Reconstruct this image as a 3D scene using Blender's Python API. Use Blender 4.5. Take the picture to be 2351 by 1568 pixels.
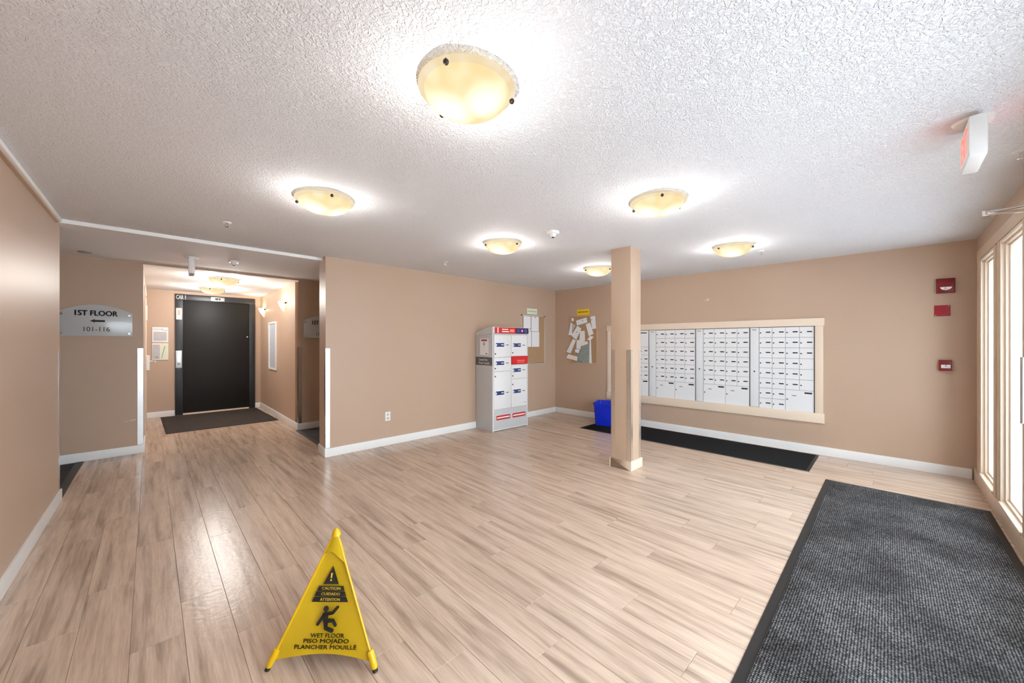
import bpy, bmesh, math, random
from mathutils import Matrix, Vector

# ------------------------------------------------------------------ scene, camera, light
for o in list(bpy.data.objects):
    bpy.data.objects.remove(o)
SC = bpy.context.scene
COL = SC.collection
R = math.radians
cam_d = bpy.data.cameras.new('camera')
cam = bpy.data.objects.new('camera', cam_d)
COL.objects.link(cam)
cam.location = (0, 0, 1.386)
cam.rotation_euler = (R(90), 0, R(-45))
cam_d.sensor_width = 36
cam_d.lens = 36 * 865 / 2351
cam_d.shift_y = 4 / 2351
cam_d.clip_start = 0.02
SC.camera = cam

SC.view_settings.view_transform = 'Standard'
SC.view_settings.look = 'None'
SC.view_settings.gamma = 1
SC.view_settings.use_curve_mapping = False
SC.view_settings.exposure = 0.08
SC.cycles.diffuse_bounces = 5

world = bpy.data.worlds.new('world')
SC.world = world
world.use_nodes = True
bg = world.node_tree.nodes['Background']
bg.inputs['Color'].default_value = (0.90, 0.95, 1.0, 1)
bg.inputs['Strength'].default_value = 10.6

LAMP_W, ALCOVE_W = 7.5, 32.0         # light given off below each flush ceiling fixture
GAP_W = 0.45            # light escaping between the glass rim and the ceiling
SCONCE_W = 6.0

# ------------------------------------------------------------------ plan (metres)
H_CEIL, H_SOFFIT, H_ALCOVE = 2.443, 2.412, 2.39
WALLS = dict(
    L=((-0.645, -0.66), (-0.47, 5.15)),
    C=((1.635, 4.837), (6.002, 4.763)),
    M=((6.002, 4.763), (6.03, -0.63)),
    W=((6.03, -0.63), (-0.645, -0.62)),
    S=((-3.0, 6.68), (0.07, 6.68)),
    K=((1.84, 6.66), (6.0, 6.66)),
    E=((0.14, 9.68), (1.925, 9.66)),
    AR=((1.925, 9.66), (1.84, 6.66)),
    AL=((0.07, 6.68), (0.14, 9.68)))


def wallm(w, s=0.0, z=0.0, off=0.0):
    """frame on a wall: x to the right seen from the room, y into the wall, z up"""
    p0, p1 = Vector(WALLS[w][0]), Vector(WALLS[w][1])
    e = (p1 - p0).normalized()
    n = Vector((-e.y, e.x))            # into the wall
    p = p0 + e * s - n * off
    return Matrix.Translation((p.x, p.y, z)) @ Matrix.Rotation(math.atan2(e.y, e.x), 4, 'Z')


def wlen(w):
    return (Vector(WALLS[w][1]) - Vector(WALLS[w][0])).length


# ------------------------------------------------------------------ materials
MATS = {}


def nodes_of(m):
    return m.node_tree.nodes, m.node_tree.links


def srgb(r, g, b):
    f = lambda c: (c / 255 / 12.92) if c <= 10 else ((c / 255 + 0.055) / 1.055) ** 2.4
    return (f(r), f(g), f(b), 1)


def mat(name, col, rough=0.5, metal=0.0, spec=0.5, bump=None, vary=None, emit=None, coat=0.0):
    """principled material; bump=(scale, strength, distance); vary=(scale, amount)"""
    m = bpy.data.materials.new(name)
    m.use_nodes = True
    n, l = nodes_of(m)
    b = n['Principled BSDF']
    b.inputs['Base Color'].default_value = col
    b.inputs['Roughness'].default_value = rough
    b.inputs['Metallic'].default_value = metal
    b.inputs['Specular IOR Level'].default_value = spec
    b.inputs['Coat Weight'].default_value = coat
    if emit:
        b.inputs['Emission Color'].default_value = emit[0]
        b.inputs['Emission Strength'].default_value = emit[1]
    if bump or vary:
        tc = n.new('ShaderNodeTexCoord')
    if bump:
        t = n.new('ShaderNodeTexNoise')
        t.inputs['Scale'].default_value = bump[0]
        t.inputs['Detail'].default_value = 3
        l.new(tc.outputs['Object'], t.inputs['Vector'])
        bp = n.new('ShaderNodeBump')
        bp.inputs['Strength'].default_value = bump[1]
        bp.inputs['Distance'].default_value = bump[2]
        l.new(t.outputs['Fac'], bp.inputs['Height'])
        l.new(bp.outputs['Normal'], b.inputs['Normal'])
    if vary:
        t = n.new('ShaderNodeTexNoise')
        t.inputs['Scale'].default_value = vary[0]
        t.inputs['Detail'].default_value = 4
        l.new(tc.outputs['Object'], t.inputs['Vector'])
        mx = n.new('ShaderNodeMix')
        mx.data_type = 'RGBA'
        mx.inputs[6].default_value = tuple(c * (1 - vary[1]) for c in col[:3]) + (1,)
        mx.inputs[7].default_value = tuple(min(1, c * (1 + vary[1])) for c in col[:3]) + (1,)
        l.new(t.outputs['Fac'], mx.inputs[0])
        l.new(mx.outputs[2], b.inputs['Base Color'])
    MATS[name] = m
    return m


mat('wall_paint', srgb(194, 168, 146), 0.42, spec=0.35, bump=(260, 0.10, 0.0006), vary=(1.3, 0.025))
mat('ceiling_smooth', srgb(244, 244, 245), 0.8, spec=0.2, bump=(180, 0.15, 0.001))
mat('trim_white', srgb(240, 240, 239), 0.4, vary=(3, 0.03))
mat('bead_white', srgb(245, 245, 243), 0.55)
mat('trim_cream', srgb(232, 213, 192), 0.42, vary=(2, 0.02))
mat('column_paint', srgb(192, 166, 143), 0.42, spec=0.35, bump=(260, 0.1, 0.0006))
mat('steel', (0.62, 0.63, 0.64, 1), 0.22, metal=1.0, bump=(90, 0.03, 0.0005))
mat('steel_satin', (0.60, 0.60, 0.60, 1), 0.35, metal=1.0)
mat('chrome', (0.8, 0.8, 0.8, 1), 0.12, metal=1.0)
mat('bronze', (0.025, 0.018, 0.012, 1), 0.35, metal=0.4)
mat('black_metal', srgb(48, 50, 54), 0.38, metal=0.2, spec=0.5)
mat('elevator_door', srgb(26, 25, 24), 0.5, spec=0.3, bump=(500, 0.1, 0.0005))
mat('black', (0.012, 0.012, 0.012, 1), 0.5)
mat('gap_dark', srgb(128, 130, 132), 0.7)
mat('subfloor', srgb(98, 82, 70), 0.8)
mat('plastic_white', srgb(238, 238, 236), 0.35)
mat('plastic_grey', srgb(205, 206, 206), 0.4)
mat('label_grey', srgb(150, 152, 152), 0.5)
mat('metal_white', srgb(232, 234, 236), 0.35, spec=0.4)
mat('metal_pilaster', srgb(226, 229, 231), 0.35, spec=0.4)
mat('locker_front', srgb(232, 232, 232), 0.35)
mat('locker_side', srgb(196, 198, 200), 0.3, coat=0.3, vary=(2.2, 0.06))
mat('locker_side_cap', srgb(206, 210, 211), 0.35)
mat('locker_kick', srgb(196, 198, 200), 0.35, vary=(5, 0.06))
mat('band_dark', srgb(92, 92, 94), 0.4)
mat('red', srgb(214, 28, 30), 0.3)
mat('red_dark', srgb(150, 32, 36), 0.4)
mat('red_stripe', srgb(196, 44, 46), 0.4)
mat('purple', srgb(70, 30, 90), 0.4)
mat('navy', srgb(20, 44, 104), 0.4)
mat('navy_mid', srgb(52, 86, 150), 0.4)
mat('pink_print', srgb(240, 160, 220), 0.4)
mat('salmon_print', srgb(246, 150, 120), 0.4)
mat('alarm_red', srgb(128, 8, 24), 0.3)
mat('alarm_red_bright', srgb(158, 6, 34), 0.35)
mat('bin_blue', srgb(6, 40, 196), 0.38, spec=0.4)
mat('yellow_vinyl', srgb(196, 163, 12), 0.32, spec=0.5, bump=(9, 0.5, 0.012), vary=(6, 0.07))
mat('yellow_sleeve', srgb(220, 176, 8), 0.35)
mat('yellow_print', srgb(228, 200, 70), 0.4)
mat('yellow_card', srgb(246, 208, 24), 0.6)
mat('ochre_print', srgb(150, 110, 10), 0.6)
mat('print_black', (0.012, 0.011, 0.01, 1), 0.45)
mat('cork', srgb(178, 146, 112), 0.9, bump=(300, 0.5, 0.002), vary=(160, 0.18))
mat('oak', srgb(206, 172, 140), 0.5, vary=(25, 0.08))
mat('alu', srgb(226, 224, 220), 0.35, metal=0.25)
mat('paper', srgb(240, 241, 244), 0.8)
mat('paper_warm', srgb(244, 236, 230), 0.8)
mat('paper_green', srgb(226, 234, 212), 0.8)
mat('paper_print', srgb(148, 160, 154), 0.8, vary=(26, 0.35))
mat('paper_grey', srgb(196, 196, 198), 0.8, vary=(14, 0.1))
mat('green_line', srgb(140, 160, 130), 0.8)
mat('panel_blue', srgb(202, 210, 222), 0.3)
mat('carpet', srgb(84, 86, 88), 0.95, spec=0.1, bump=(420, 0.9, 0.006), vary=(7, 0.28))
mat('strip_dark', srgb(70, 68, 66), 0.6)
mat('rubber', srgb(34, 32, 31), 0.65, bump=(150, 0.2, 0.001))
mat('mail_mat', srgb(34, 34, 36), 0.95, spec=0.1, bump=(500, 0.8, 0.004), vary=(60, 0.2))
mat('elev_mat', srgb(76, 70, 67), 0.95, spec=0.1, bump=(500, 0.8, 0.004), vary=(9, 0.14))
mat('reveal_white', srgb(228, 232, 238), 0.5)
mat('trim_cream_shaded', srgb(214, 190, 165), 0.42, vary=(2, 0.02))  # trim cream darkened, backlit shade of the casing put into the colour
mat('outdoor_ground', srgb(206, 208, 212), 0.9, vary=(4, 0.1))
mat('concrete', srgb(150, 148, 145), 0.9)
mat('exit_red', srgb(240, 150, 142), 0.5, emit=((1.0, 0.30, 0.24, 1), 0.6))
mat('door_paint', srgb(214, 188, 164), 0.4)
mat('strobe_lens', srgb(236, 232, 226), 0.15, coat=0.6)
mat('amber', srgb(120, 60, 20), 0.3)

# --- plank wood: every plank shifts the grain by its own random number
m = bpy.data.materials.new('plank_wood')
m.use_nodes = True
MATS['plank_wood'] = m
n, l = nodes_of(m)
b = n['Principled BSDF']
tc = n.new('ShaderNodeTexCoord')
oi = n.new('ShaderNodeObjectInfo')
mul = n.new('ShaderNodeMath'); mul.operation = 'MULTIPLY'; mul.inputs[1].default_value = 61.0
l.new(oi.outputs['Random'], mul.inputs[0])
cmb = n.new('ShaderNodeCombineXYZ')
l.new(mul.outputs[0], cmb.inputs[0]); l.new(mul.outputs[0], cmb.inputs[1])
mp = n.new('ShaderNodeMapping'); mp.inputs['Scale'].default_value = (1.0, 0.055, 1.0)
l.new(tc.outputs['Object'], mp.inputs['Vector'])
add = n.new('ShaderNodeVectorMath'); add.operation = 'ADD'
l.new(mp.outputs[0], add.inputs[0]); l.new(cmb.outputs[0], add.inputs[1])
n1 = n.new('ShaderNodeTexNoise'); n1.inputs['Scale'].default_value = 21; n1.inputs['Detail'].default_value = 4
n1.inputs['Roughness'].default_value = 0.55; n1.inputs['Distortion'].default_value = 0.35
l.new(add.outputs[0], n1.inputs['Vector'])
n2 = n.new('ShaderNodeTexNoise'); n2.inputs['Scale'].default_value = 130; n2.inputs['Detail'].default_value = 4
l.new(add.outputs[0], n2.inputs['Vector'])
rp = n.new('ShaderNodeValToRGB')
rp.color_ramp.elements[0].position = 0.30; rp.color_ramp.elements[0].color = srgb(160, 138, 121)
rp.color_ramp.elements[1].position = 0.62; rp.color_ramp.elements[1].color = srgb(212, 188, 168)
e = rp.color_ramp.elements.new(0.44); e.color = srgb(194, 170, 151)
l.new(n1.outputs['Fac'], rp.inputs[0])
rp2 = n.new('ShaderNodeValToRGB')
rp2.color_ramp.elements[0].position = 0.35; rp2.color_ramp.elements[0].color = (0.885, 0.88, 0.875, 1)
rp2.color_ramp.elements[1].position = 0.65; rp2.color_ramp.elements[1].color = (1.04, 1.04, 1.04, 1)
l.new(n2.outputs['Fac'], rp2.inputs[0])
mx = n.new('ShaderNodeMix'); mx.data_type = 'RGBA'; mx.blend_type = 'MULTIPLY'; mx.inputs[0].default_value = 1
l.new(rp.outputs[0], mx.inputs[6]); l.new(rp2.outputs[0], mx.inputs[7])
hsv = n.new('ShaderNodeHueSaturation')
mr = n.new('ShaderNodeMapRange'); mr.inputs[3].default_value = 0.95; mr.inputs[4].default_value = 1.04
l.new(oi.outputs['Random'], mr.inputs[0]); l.new(mr.outputs[0], hsv.inputs['Value'])
l.new(mx.outputs[2], hsv.inputs['Color']); l.new(hsv.outputs[0], b.inputs['Base Color'])
b.inputs['Roughness'].default_value = 0.23
b.inputs['Specular IOR Level'].default_value = 0.42
n3 = n.new('ShaderNodeTexNoise'); n3.inputs['Scale'].default_value = 34; n3.inputs['Detail'].default_value = 2
l.new(tc.outputs['Object'], n3.inputs['Vector'])
bp = n.new('ShaderNodeBump'); bp.inputs['Strength'].default_value = 0.2; bp.inputs['Distance'].default_value = 0.004
l.new(n3.outputs['Fac'], bp.inputs['Height']); l.new(bp.outputs[0], b.inputs['Normal'])

# --- knock-down textured ceiling
m = bpy.data.materials.new('ceiling_texture')
m.use_nodes = True
MATS['ceiling_texture'] = m
n, l = nodes_of(m)
b = n['Principled BSDF']
b.inputs['Base Color'].default_value = srgb(238, 238, 240)
b.inputs['Roughness'].default_value = 0.75
b.inputs['Specular IOR Level'].default_value = 0.25
tc = n.new('ShaderNodeTexCoord')
na = n.new('ShaderNodeTexNoise'); na.inputs['Scale'].default_value = 60; na.inputs['Detail'].default_value = 2.2
na.inputs['Roughness'].default_value = 0.55; na.inputs['Distortion'].default_value = 1.3
l.new(tc.outputs['Object'], na.inputs['Vector'])
ra = n.new('ShaderNodeValToRGB')
ra.color_ramp.elements[0].position = 0.42; ra.color_ramp.elements[1].position = 0.60
l.new(na.outputs['Fac'], ra.inputs[0])
bp = n.new('ShaderNodeBump'); bp.inputs['Strength'].default_value = 0.8; bp.inputs['Distance'].default_value = 0.0048
l.new(ra.outputs[0], bp.inputs['Height']); l.new(bp.outputs[0], b.inputs['Normal'])

# --- entrance mat: woven nubs over worn patches
m = bpy.data.materials.new('entrance_weave')
m.use_nodes = True
MATS['entrance_weave'] = m
n, l = nodes_of(m)
b = n['Principled BSDF']
b.inputs['Roughness'].default_value = 0.9; b.inputs['Specular IOR Level'].default_value = 0.2
tc = n.new('ShaderNodeTexCoord')
vo = n.new('ShaderNodeTexVoronoi'); vo.inputs['Scale'].default_value = 92; vo.inputs['Randomness'].default_value = 0.22
l.new(tc.outputs['Object'], vo.inputs['Vector'])
rv = n.new('ShaderNodeValToRGB')
rv.color_ramp.elements[0].position = 0.18; rv.color_ramp.elements[0].color = srgb(164, 164, 166)
rv.color_ramp.elements[1].position = 0.55; rv.color_ramp.elements[1].color = srgb(30, 29, 30)
l.new(vo.outputs['Distance'], rv.inputs[0])
nl = n.new('ShaderNodeTexNoise'); nl.inputs['Scale'].default_value = 2.6; nl.inputs['Detail'].default_value = 5
l.new(tc.outputs['Object'], nl.inputs['Vector'])
rl = n.new('ShaderNodeValToRGB')
rl.color_ramp.elements[0].position = 0.36; rl.color_ramp.elements[0].color = (0.42, 0.40, 0.40, 1)
rl.color_ramp.elements[1].position = 0.60; rl.color_ramp.elements[1].color = (1, 1, 1, 1)
l.new(nl.outputs['Fac'], rl.inputs[0])
mx = n.new('ShaderNodeMix'); mx.data_type = 'RGBA'; mx.blend_type = 'MULTIPLY'; mx.inputs[0].default_value = 1
l.new(rv.outputs[0], mx.inputs[6]); l.new(rl.outputs[0], mx.inputs[7])
l.new(mx.outputs[2], b.inputs['Base Color'])
bp = n.new('ShaderNodeBump'); bp.invert = True; bp.inputs['Strength'].default_value = 0.9; bp.inputs['Distance'].default_value = 0.006
l.new(vo.outputs['Distance'], bp.inputs['Height']); l.new(bp.outputs[0], b.inputs['Normal'])


def glass_mat(name, tint, refl=0.08):
    m = bpy.data.materials.new(name)
    m.use_nodes = True
    n, l = nodes_of(m)
    n.remove(n['Principled BSDF'])
    tr = n.new('ShaderNodeBsdfTransparent'); tr.inputs[0].default_value = tint
    gl = n.new('ShaderNodeBsdfGlossy'); gl.inputs['Roughness'].default_value = 0.03
    lw = n.new('ShaderNodeLayerWeight')
    pw = n.new('ShaderNodeMath'); pw.operation = 'POWER'; pw.inputs[1].default_value = 5
    l.new(lw.outputs['Facing'], pw.inputs[0])
    fr = n.new('ShaderNodeMath'); fr.operation = 'MULTIPLY_ADD'; fr.inputs[1].default_value = 0.6; fr.inputs[2].default_value = 0.03
    l.new(pw.outputs[0], fr.inputs[0])
    mxs = n.new('ShaderNodeMixShader')
    l.new(fr.outputs[0], mxs.inputs[0]); l.new(tr.outputs[0], mxs.inputs[1]); l.new(gl.outputs[0], mxs.inputs[2])
    l.new(mxs.outputs[0], n['Material Output'].inputs[0])
    MATS[name] = m


glass_mat('glass', (0.95, 0.97, 0.98, 1))


def lamp_glass(name, hot, base, spots, through):
    """lit amber glass: glows, brighter next to the bulbs, lets part of the bulb light through"""
    m = bpy.data.materials.new(name)
    m.use_nodes = True
    n, l = nodes_of(m)
    n.remove(n['Principled BSDF'])
    tc = n.new('ShaderNodeTexCoord')
    acc = None
    for (x, y, z), r in spots:
        d = n.new('ShaderNodeVectorMath'); d.operation = 'DISTANCE'; d.inputs[1].default_value = (x, y, z)
        l.new(tc.outputs['Object'], d.inputs[0])
        mr = n.new('ShaderNodeMapRange'); mr.interpolation_type = 'SMOOTHSTEP'
        mr.inputs[1].default_value = r * 0.25; mr.inputs[2].default_value = r
        mr.inputs[3].default_value = 1; mr.inputs[4].default_value = 0
        l.new(d.outputs['Value'], mr.inputs[0])
        if acc is None:
            acc = mr.outputs[0]
        else:
            mm = n.new('ShaderNodeMath'); mm.operation = 'MAXIMUM'
            l.new(acc, mm.inputs[0]); l.new(mr.outputs[0], mm.inputs[1]); acc = mm.outputs[0]
    nz = n.new('ShaderNodeTexNoise'); nz.inputs['Scale'].default_value = 11; nz.inputs['Detail'].default_value = 1
    l.new(tc.outputs['Object'], nz.inputs['Vector'])
    rz = n.new('ShaderNodeMapRange'); rz.inputs[1].default_value = 0.35; rz.inputs[2].default_value = 0.65
    l.new(nz.outputs['Fac'], rz.inputs[0])
    cl = n.new('ShaderNodeMix'); cl.data_type = 'RGBA'
    cl.inputs[6].default_value = base; cl.inputs[7].default_value = tuple(c * k for c, k in zip(base[:3], (1.06, 1.16, 1.4))) + (1,)
    l.new(rz.outputs[0], cl.inputs[0])
    c2 = n.new('ShaderNodeMix'); c2.data_type = 'RGBA'; c2.inputs[7].default_value = hot
    l.new(acc, c2.inputs[0]); l.new(cl.outputs[2], c2.inputs[6])
    em = n.new('ShaderNodeEmission'); l.new(c2.outputs[2], em.inputs[0])
    tr = n.new('ShaderNodeBsdfTransparent'); tr.inputs[0].default_value = (1.0, 0.95, 0.86, 1)
    ms = n.new('ShaderNodeMixShader'); ms.inputs[0].default_value = through
    l.new(em.outputs[0], ms.inputs[1]); l.new(tr.outputs[0], ms.inputs[2])
    gl = n.new('ShaderNodeBsdfGlossy'); gl.inputs['Roughness'].default_value = 0.15
    ms2 = n.new('ShaderNodeMixShader'); ms2.inputs[0].default_value = 0.0
    l.new(ms.outputs[0], ms2.inputs[1]); l.new(gl.outputs[0], ms2.inputs[2])
    l.new(ms2.outputs[0], n['Material Output'].inputs[0])
    MATS[name] = m


lamp_glass('bowl_glass', (1.35, 1.24, 0.95, 1), (0.97, 0.74, 0.38, 1),
           [((0.055, 0.045, -0.09), 0.14), ((-0.075, -0.03, -0.085), 0.12)], 0.0)
lamp_glass('bowl_rim', (1.0, 0.8, 0.5, 1), (0.86, 0.68, 0.42, 1), [((0, 0, 0), 0.01)], 0.0)
lamp_glass('sconce_glass', (2.6, 2.3, 1.7, 1), (1.05, 0.80, 0.38, 1), [((0.0, -0.06, 0.16), 0.16)], 0.25)

# frosted acrylic for the signs
m = mat('acrylic', srgb(196, 198, 198), 0.22, spec=0.5)
m.node_tree.nodes['Principled BSDF'].inputs['Coat Weight'].default_value = 0.4

# ------------------------------------------------------------------ mesh helpers


class MB:
    def __init__(self, m=None):
        self.v, self.f, self.m = [], [], m or Matrix()

    def _add(self, vs, fs, mx=None):
        o = len(self.v)
        mm = self.m @ mx if mx else self.m
        self.v += [tuple(mm @ Vector(p)) for p in vs]
        self.f += [tuple(i + o for i in q) for q in fs]
        return self

    def box(self, x0, x1, y0, y1, z0, z1, mx=None):
        return self._add([(x0, y0, z0), (x1, y0, z0), (x1, y1, z0), (x0, y1, z0),
                          (x0, y0, z1), (x1, y0, z1), (x1, y1, z1), (x0, y1, z1)],
                         [(3, 2, 1, 0), (4, 5, 6, 7), (0, 1, 5, 4), (1, 2, 6, 5), (2, 3, 7, 6), (3, 0, 4, 7)], mx)

    def prism(self, poly, z0, z1, mx=None):
        """polygon in xy (counter-clockwise) extruded in z"""
        a = sum(poly[i][0] * poly[(i + 1) % len(poly)][1] - poly[(i + 1) % len(poly)][0] * poly[i][1] for i in range(len(poly)))
        if a < 0:
            poly = poly[::-1]
        k = len(poly)
        vs = [(x, y, z0) for x, y in poly] + [(x, y, z1) for x, y in poly]
        fs = [tuple(range(k - 1, -1, -1)), tuple(range(k, 2 * k))]
        fs += [(i, (i + 1) % k, (i + 1) % k + k, i + k) for i in range(k)]
        return self._add(vs, fs, mx)

    def plate(self, poly, y0, y1, mx=None):
        """polygon in xz extruded along y (y0 = front, the smaller)"""
        return self.prism([(x, z) for x, z in poly], -y1, -y0,
                          (mx or Matrix()) @ Matrix.Rotation(R(90), 4, 'X'))

    def lathe(self, prof, k=32, mx=None, a0=0.0, a1=360.0, close=True):
        vs, fs = [], []
        full = abs(a1 - a0) >= 359.9
        cols = k if full else k + 1
        for i in range(cols):
            a = R(a0 + (a1 - a0) * i / k)
            for r, z in prof:
                vs.append((r * math.cos(a), r * math.sin(a), z))
        p = len(prof)
        for i in range(k):
            j = (i + 1) % cols
            for q in range(p - 1):
                fs.append((i * p + q, j * p + q, j * p + q + 1, i * p + q + 1))
        return self._add(vs, fs, mx)

    def cyl(self, r, z0, z1, k=20, mx=None):
        return self.prism([(r * math.cos(2 * math.pi * i / k), r * math.sin(2 * math.pi * i / k)) for i in range(k)], z0, z1, mx)

    def tube(self, pts, r, k=10, mx=None, rs=None):
        pts = [Vector(p) for p in pts]
        vs, fs = [], []
        for i, p in enumerate(pts):
            t = (pts[min(i + 1, len(pts) - 1)] - pts[max(i - 1, 0)]).normalized()
            a = t.cross(Vector((0, 0, 1)) if abs(t.z) < 0.9 else Vector((1, 0, 0))).normalized()
            c = t.cross(a)
            rr = rs[i] if rs else r
            for q in range(k):
                w = 2 * math.pi * q / k
                vs.append(tuple(p + a * (rr * math.cos(w)) + c * (rr * math.sin(w))))
        for i in range(len(pts) - 1):
            for q in range(k):
                fs.append((i * k + q, i * k + (q + 1) % k, (i + 1) * k + (q + 1) % k, (i + 1) * k + q))
        fs.append(tuple(range(k - 1, -1, -1)))
        o = (len(pts) - 1) * k
        fs.append(tuple(range(o, o + k)))
        return self._add(vs, fs, mx)

    def mesh(self, name, bevel=0.0, segs=2, smooth=False, angle=35):
        me = bpy.data.meshes.new(name)
        me.from_pydata(self.v, [], self.f)
        bm = bmesh.new(); bm.from_mesh(me)
        bmesh.ops.recalc_face_normals(bm, faces=bm.faces)
        if bevel > 0:
            bmesh.ops.remove_doubles(bm, verts=bm.verts, dist=1e-6)
            es = [e for e in bm.edges if len(e.link_faces) == 2 and e.calc_face_angle(0) > R(30)]
            bmesh.ops.bevel(bm, geom=es, offset=bevel, segments=segs, profile=0.6, affect='EDGES', clamp_overlap=True)
            smooth = True
        bm.to_mesh(me); bm.free()
        if smooth:
            me.shade_smooth()
            me.set_sharp_from_angle(angle=R(angle))
        me.update()
        return me

    def build(self, name, material, parent=None, bevel=0.0, segs=2, smooth=False, angle=35, mx=None):
        me = self.mesh(name, bevel, segs, smooth, angle)
        me.materials.append(MATS[material])
        o = bpy.data.objects.new(name, me)
        COL.objects.link(o)
        if parent is not None:
            o.parent = parent
        if mx is not None:
            o.matrix_local = mx
        return o


def tag(o, label, cat=None, group=None):
    o['label'] = label
    if cat:
        o['category'] = cat
    if group:
        o['group'] = group
    return o


def struct(o, label=None):
    o['kind'] = 'structure'
    if label:
        o['label'] = label
    return o


def thing(name, label, cat, mx=None, group=None):
    o = bpy.data.objects.new(name, None)
    o.empty_display_size = 0.05
    COL.objects.link(o)
    if mx is not None:
        o.matrix_world = mx
    return tag(o, label, cat, group)


def setting(name, label=None, mx=None):
    o = bpy.data.objects.new(name, None)
    o.empty_display_size = 0.05
    COL.objects.link(o)
    if mx is not None:
        o.matrix_world = mx
    return struct(o, label)


def dup(src, parent):
    c = src.copy()
    COL.objects.link(c)
    c.parent = parent
    return c


def text_mesh(body, bold=0.0):
    cu = bpy.data.curves.new('lettering', 'FONT')
    cu.body = body
    cu.resolution_u = 3
    ob = bpy.data.objects.new('lettering', cu)
    COL.objects.link(ob)
    dg = bpy.context.evaluated_depsgraph_get()
    dg.update()
    me = bpy.data.meshes.new_from_object(ob.evaluated_get(dg))
    COL.objects.unlink(ob)
    bpy.data.objects.remove(ob)
    bpy.data.curves.remove(cu)
    return me


CAP = {}


def lettering(body, x0, x1, z0, z1, y, material, parent, name='lettering', bold=0.02, mx=None, depth=0.0012):
    """text fitted in the box x0..x1, z0..z1 of a wall frame, front at y - depth"""
    if 'cap' not in CAP:
        CAP['cap'] = max(v.co.y for v in text_mesh('H').vertices)
    me = text_mesh(body)
    bm = bmesh.new(); bm.from_mesh(me)
    if bold > 0:
        g0 = list(bm.verts) + list(bm.edges) + list(bm.faces)
        for dx, dy in ((-bold, 0), (bold, 0), (0, bold * 0.6), (0, -bold * 0.6)):
            r = bmesh.ops.duplicate(bm, geom=g0)
            for q in r['geom']:
                if isinstance(q, bmesh.types.BMVert):
                    q.co.x += dx; q.co.y += dy
    xs = [v.co.x for v in bm.verts]; ys = [v.co.y for v in bm.verts]
    sx = (x1 - x0) / (max(xs) - min(xs)); sz = (z1 - z0) / CAP['cap']
    mnx, mny = min(xs), 0.0
    for v in bm.verts:
        v.co = Vector((x0 + (v.co.x - mnx) * sx, y, z0 + (v.co.y - mny) * sz))
    r = bmesh.ops.extrude_face_region(bm, geom=list(bm.faces))
    for q in r['geom']:
        if isinstance(q, bmesh.types.BMVert):
            q.co.y -= depth
    if mx is not None:
        bm.transform(mx)
    bmesh.ops.recalc_face_normals(bm, faces=bm.faces)
    bm.to_mesh(me); bm.free()
    me.materials.clear()
    me.materials.append(MATS[material])
    o = bpy.data.objects.new(name, me)
    COL.objects.link(o)
    o.parent = parent
    return o


# ------------------------------------------------------------------ room shell
TOP = 2.62


def wallbox(name, w, s0, s1, z0, z1, thick, material='wall_paint', label=None):
    o = MB(wallm(w)).box(s0, s1, 0, thick, z0, z1).build(name, material)
    return struct(o, label)


wallbox('wall_left', 'L', -0.02, wlen('L'), -0.05, TOP, 0.15, label='tan painted wall at the left edge')
# locker wall, 0.31 m thick with its open end towards the corridor
poly = [(1.635, 4.837), (6.002, 4.763), (7.3, 4.741), (7.3, 5.13), (1.665, 5.146)]
struct(MB().prism(poly, -0.05, TOP).build('wall_back', 'wall_paint'), 'tan wall behind the parcel locker')
# mail wall with the opening for the letter boxes
MZ0, MZ1, MS0, MS1 = 0.505, 1.612, 1.25, 4.118
wl = wlen('M')
mb = MB(wallm('M'))
mb.box(-0.02, MS0, 0, 0.2, -0.05, TOP).box(MS1, wl + 0.02, 0, 0.2, -0.05, TOP)
mb.box(MS0, MS1, 0, 0.2, -0.05, MZ0).box(MS0, MS1, 0, 0.2, MZ1, TOP).box(MS0, MS1, 0.16, 0.2, MZ0, MZ1)
struct(mb.build('wall_right', 'wall_paint'), 'tan wall with the letter boxes')
# corridor and lift alcove
struct(MB().box(-3.6, 0.07, 6.68, 6.85, -0.05, TOP).build('wall_corridor_left', 'wall_paint'), 'tan wall carrying the first floor sign')
struct(MB().prism([(1.84, 6.66), (7.3, 6.66), (7.3, 6.85), (1.9, 6.85)], -0.05, TOP).build('wall_corridor_right', 'wall_paint'), 'dim corridor wall to the right of the lift alcove')
struct(MB().prism([(0.14, 9.68), (0.075, 6.86), (-0.1, 6.86), (-0.1, 9.85), (0.14, 9.85)], -0.05, TOP).build('wall_alcove_left', 'wall_paint'), 'left wall of the lift alcove')
struct(MB().prism([(1.925, 9.66), (1.8455, 6.855), (2.1, 6.855), (2.1, 9.85), (1.925, 9.85)], -0.05, TOP).build('wall_alcove_right', 'wall_paint'), 'right wall of the lift alcove')
struct(MB(wallm('E')).box(0, wlen('E'), 0, 0.16, -0.05, TOP).build('wall_alcove_back', 'wall_paint'), 'tan wall around the lift door')
struct(MB().box(-3.6, -0.62, 4.98, 5.15, -0.05, TOP).build('wall_corridor_near', 'wall_paint'), 'near side wall of the left corridor')
struct(MB().box(-3.75, -3.6, 4.98, 6.85, -0.05, TOP).build('wall_corridor_end_left', 'wall_paint'), 'end wall of the left corridor')
struct(MB().box(7.3, 7.45, 4.7, 6.85, -0.05, TOP).build('wall_corridor_end_right', 'wall_paint'), 'end wall of the right corridor')

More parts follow.
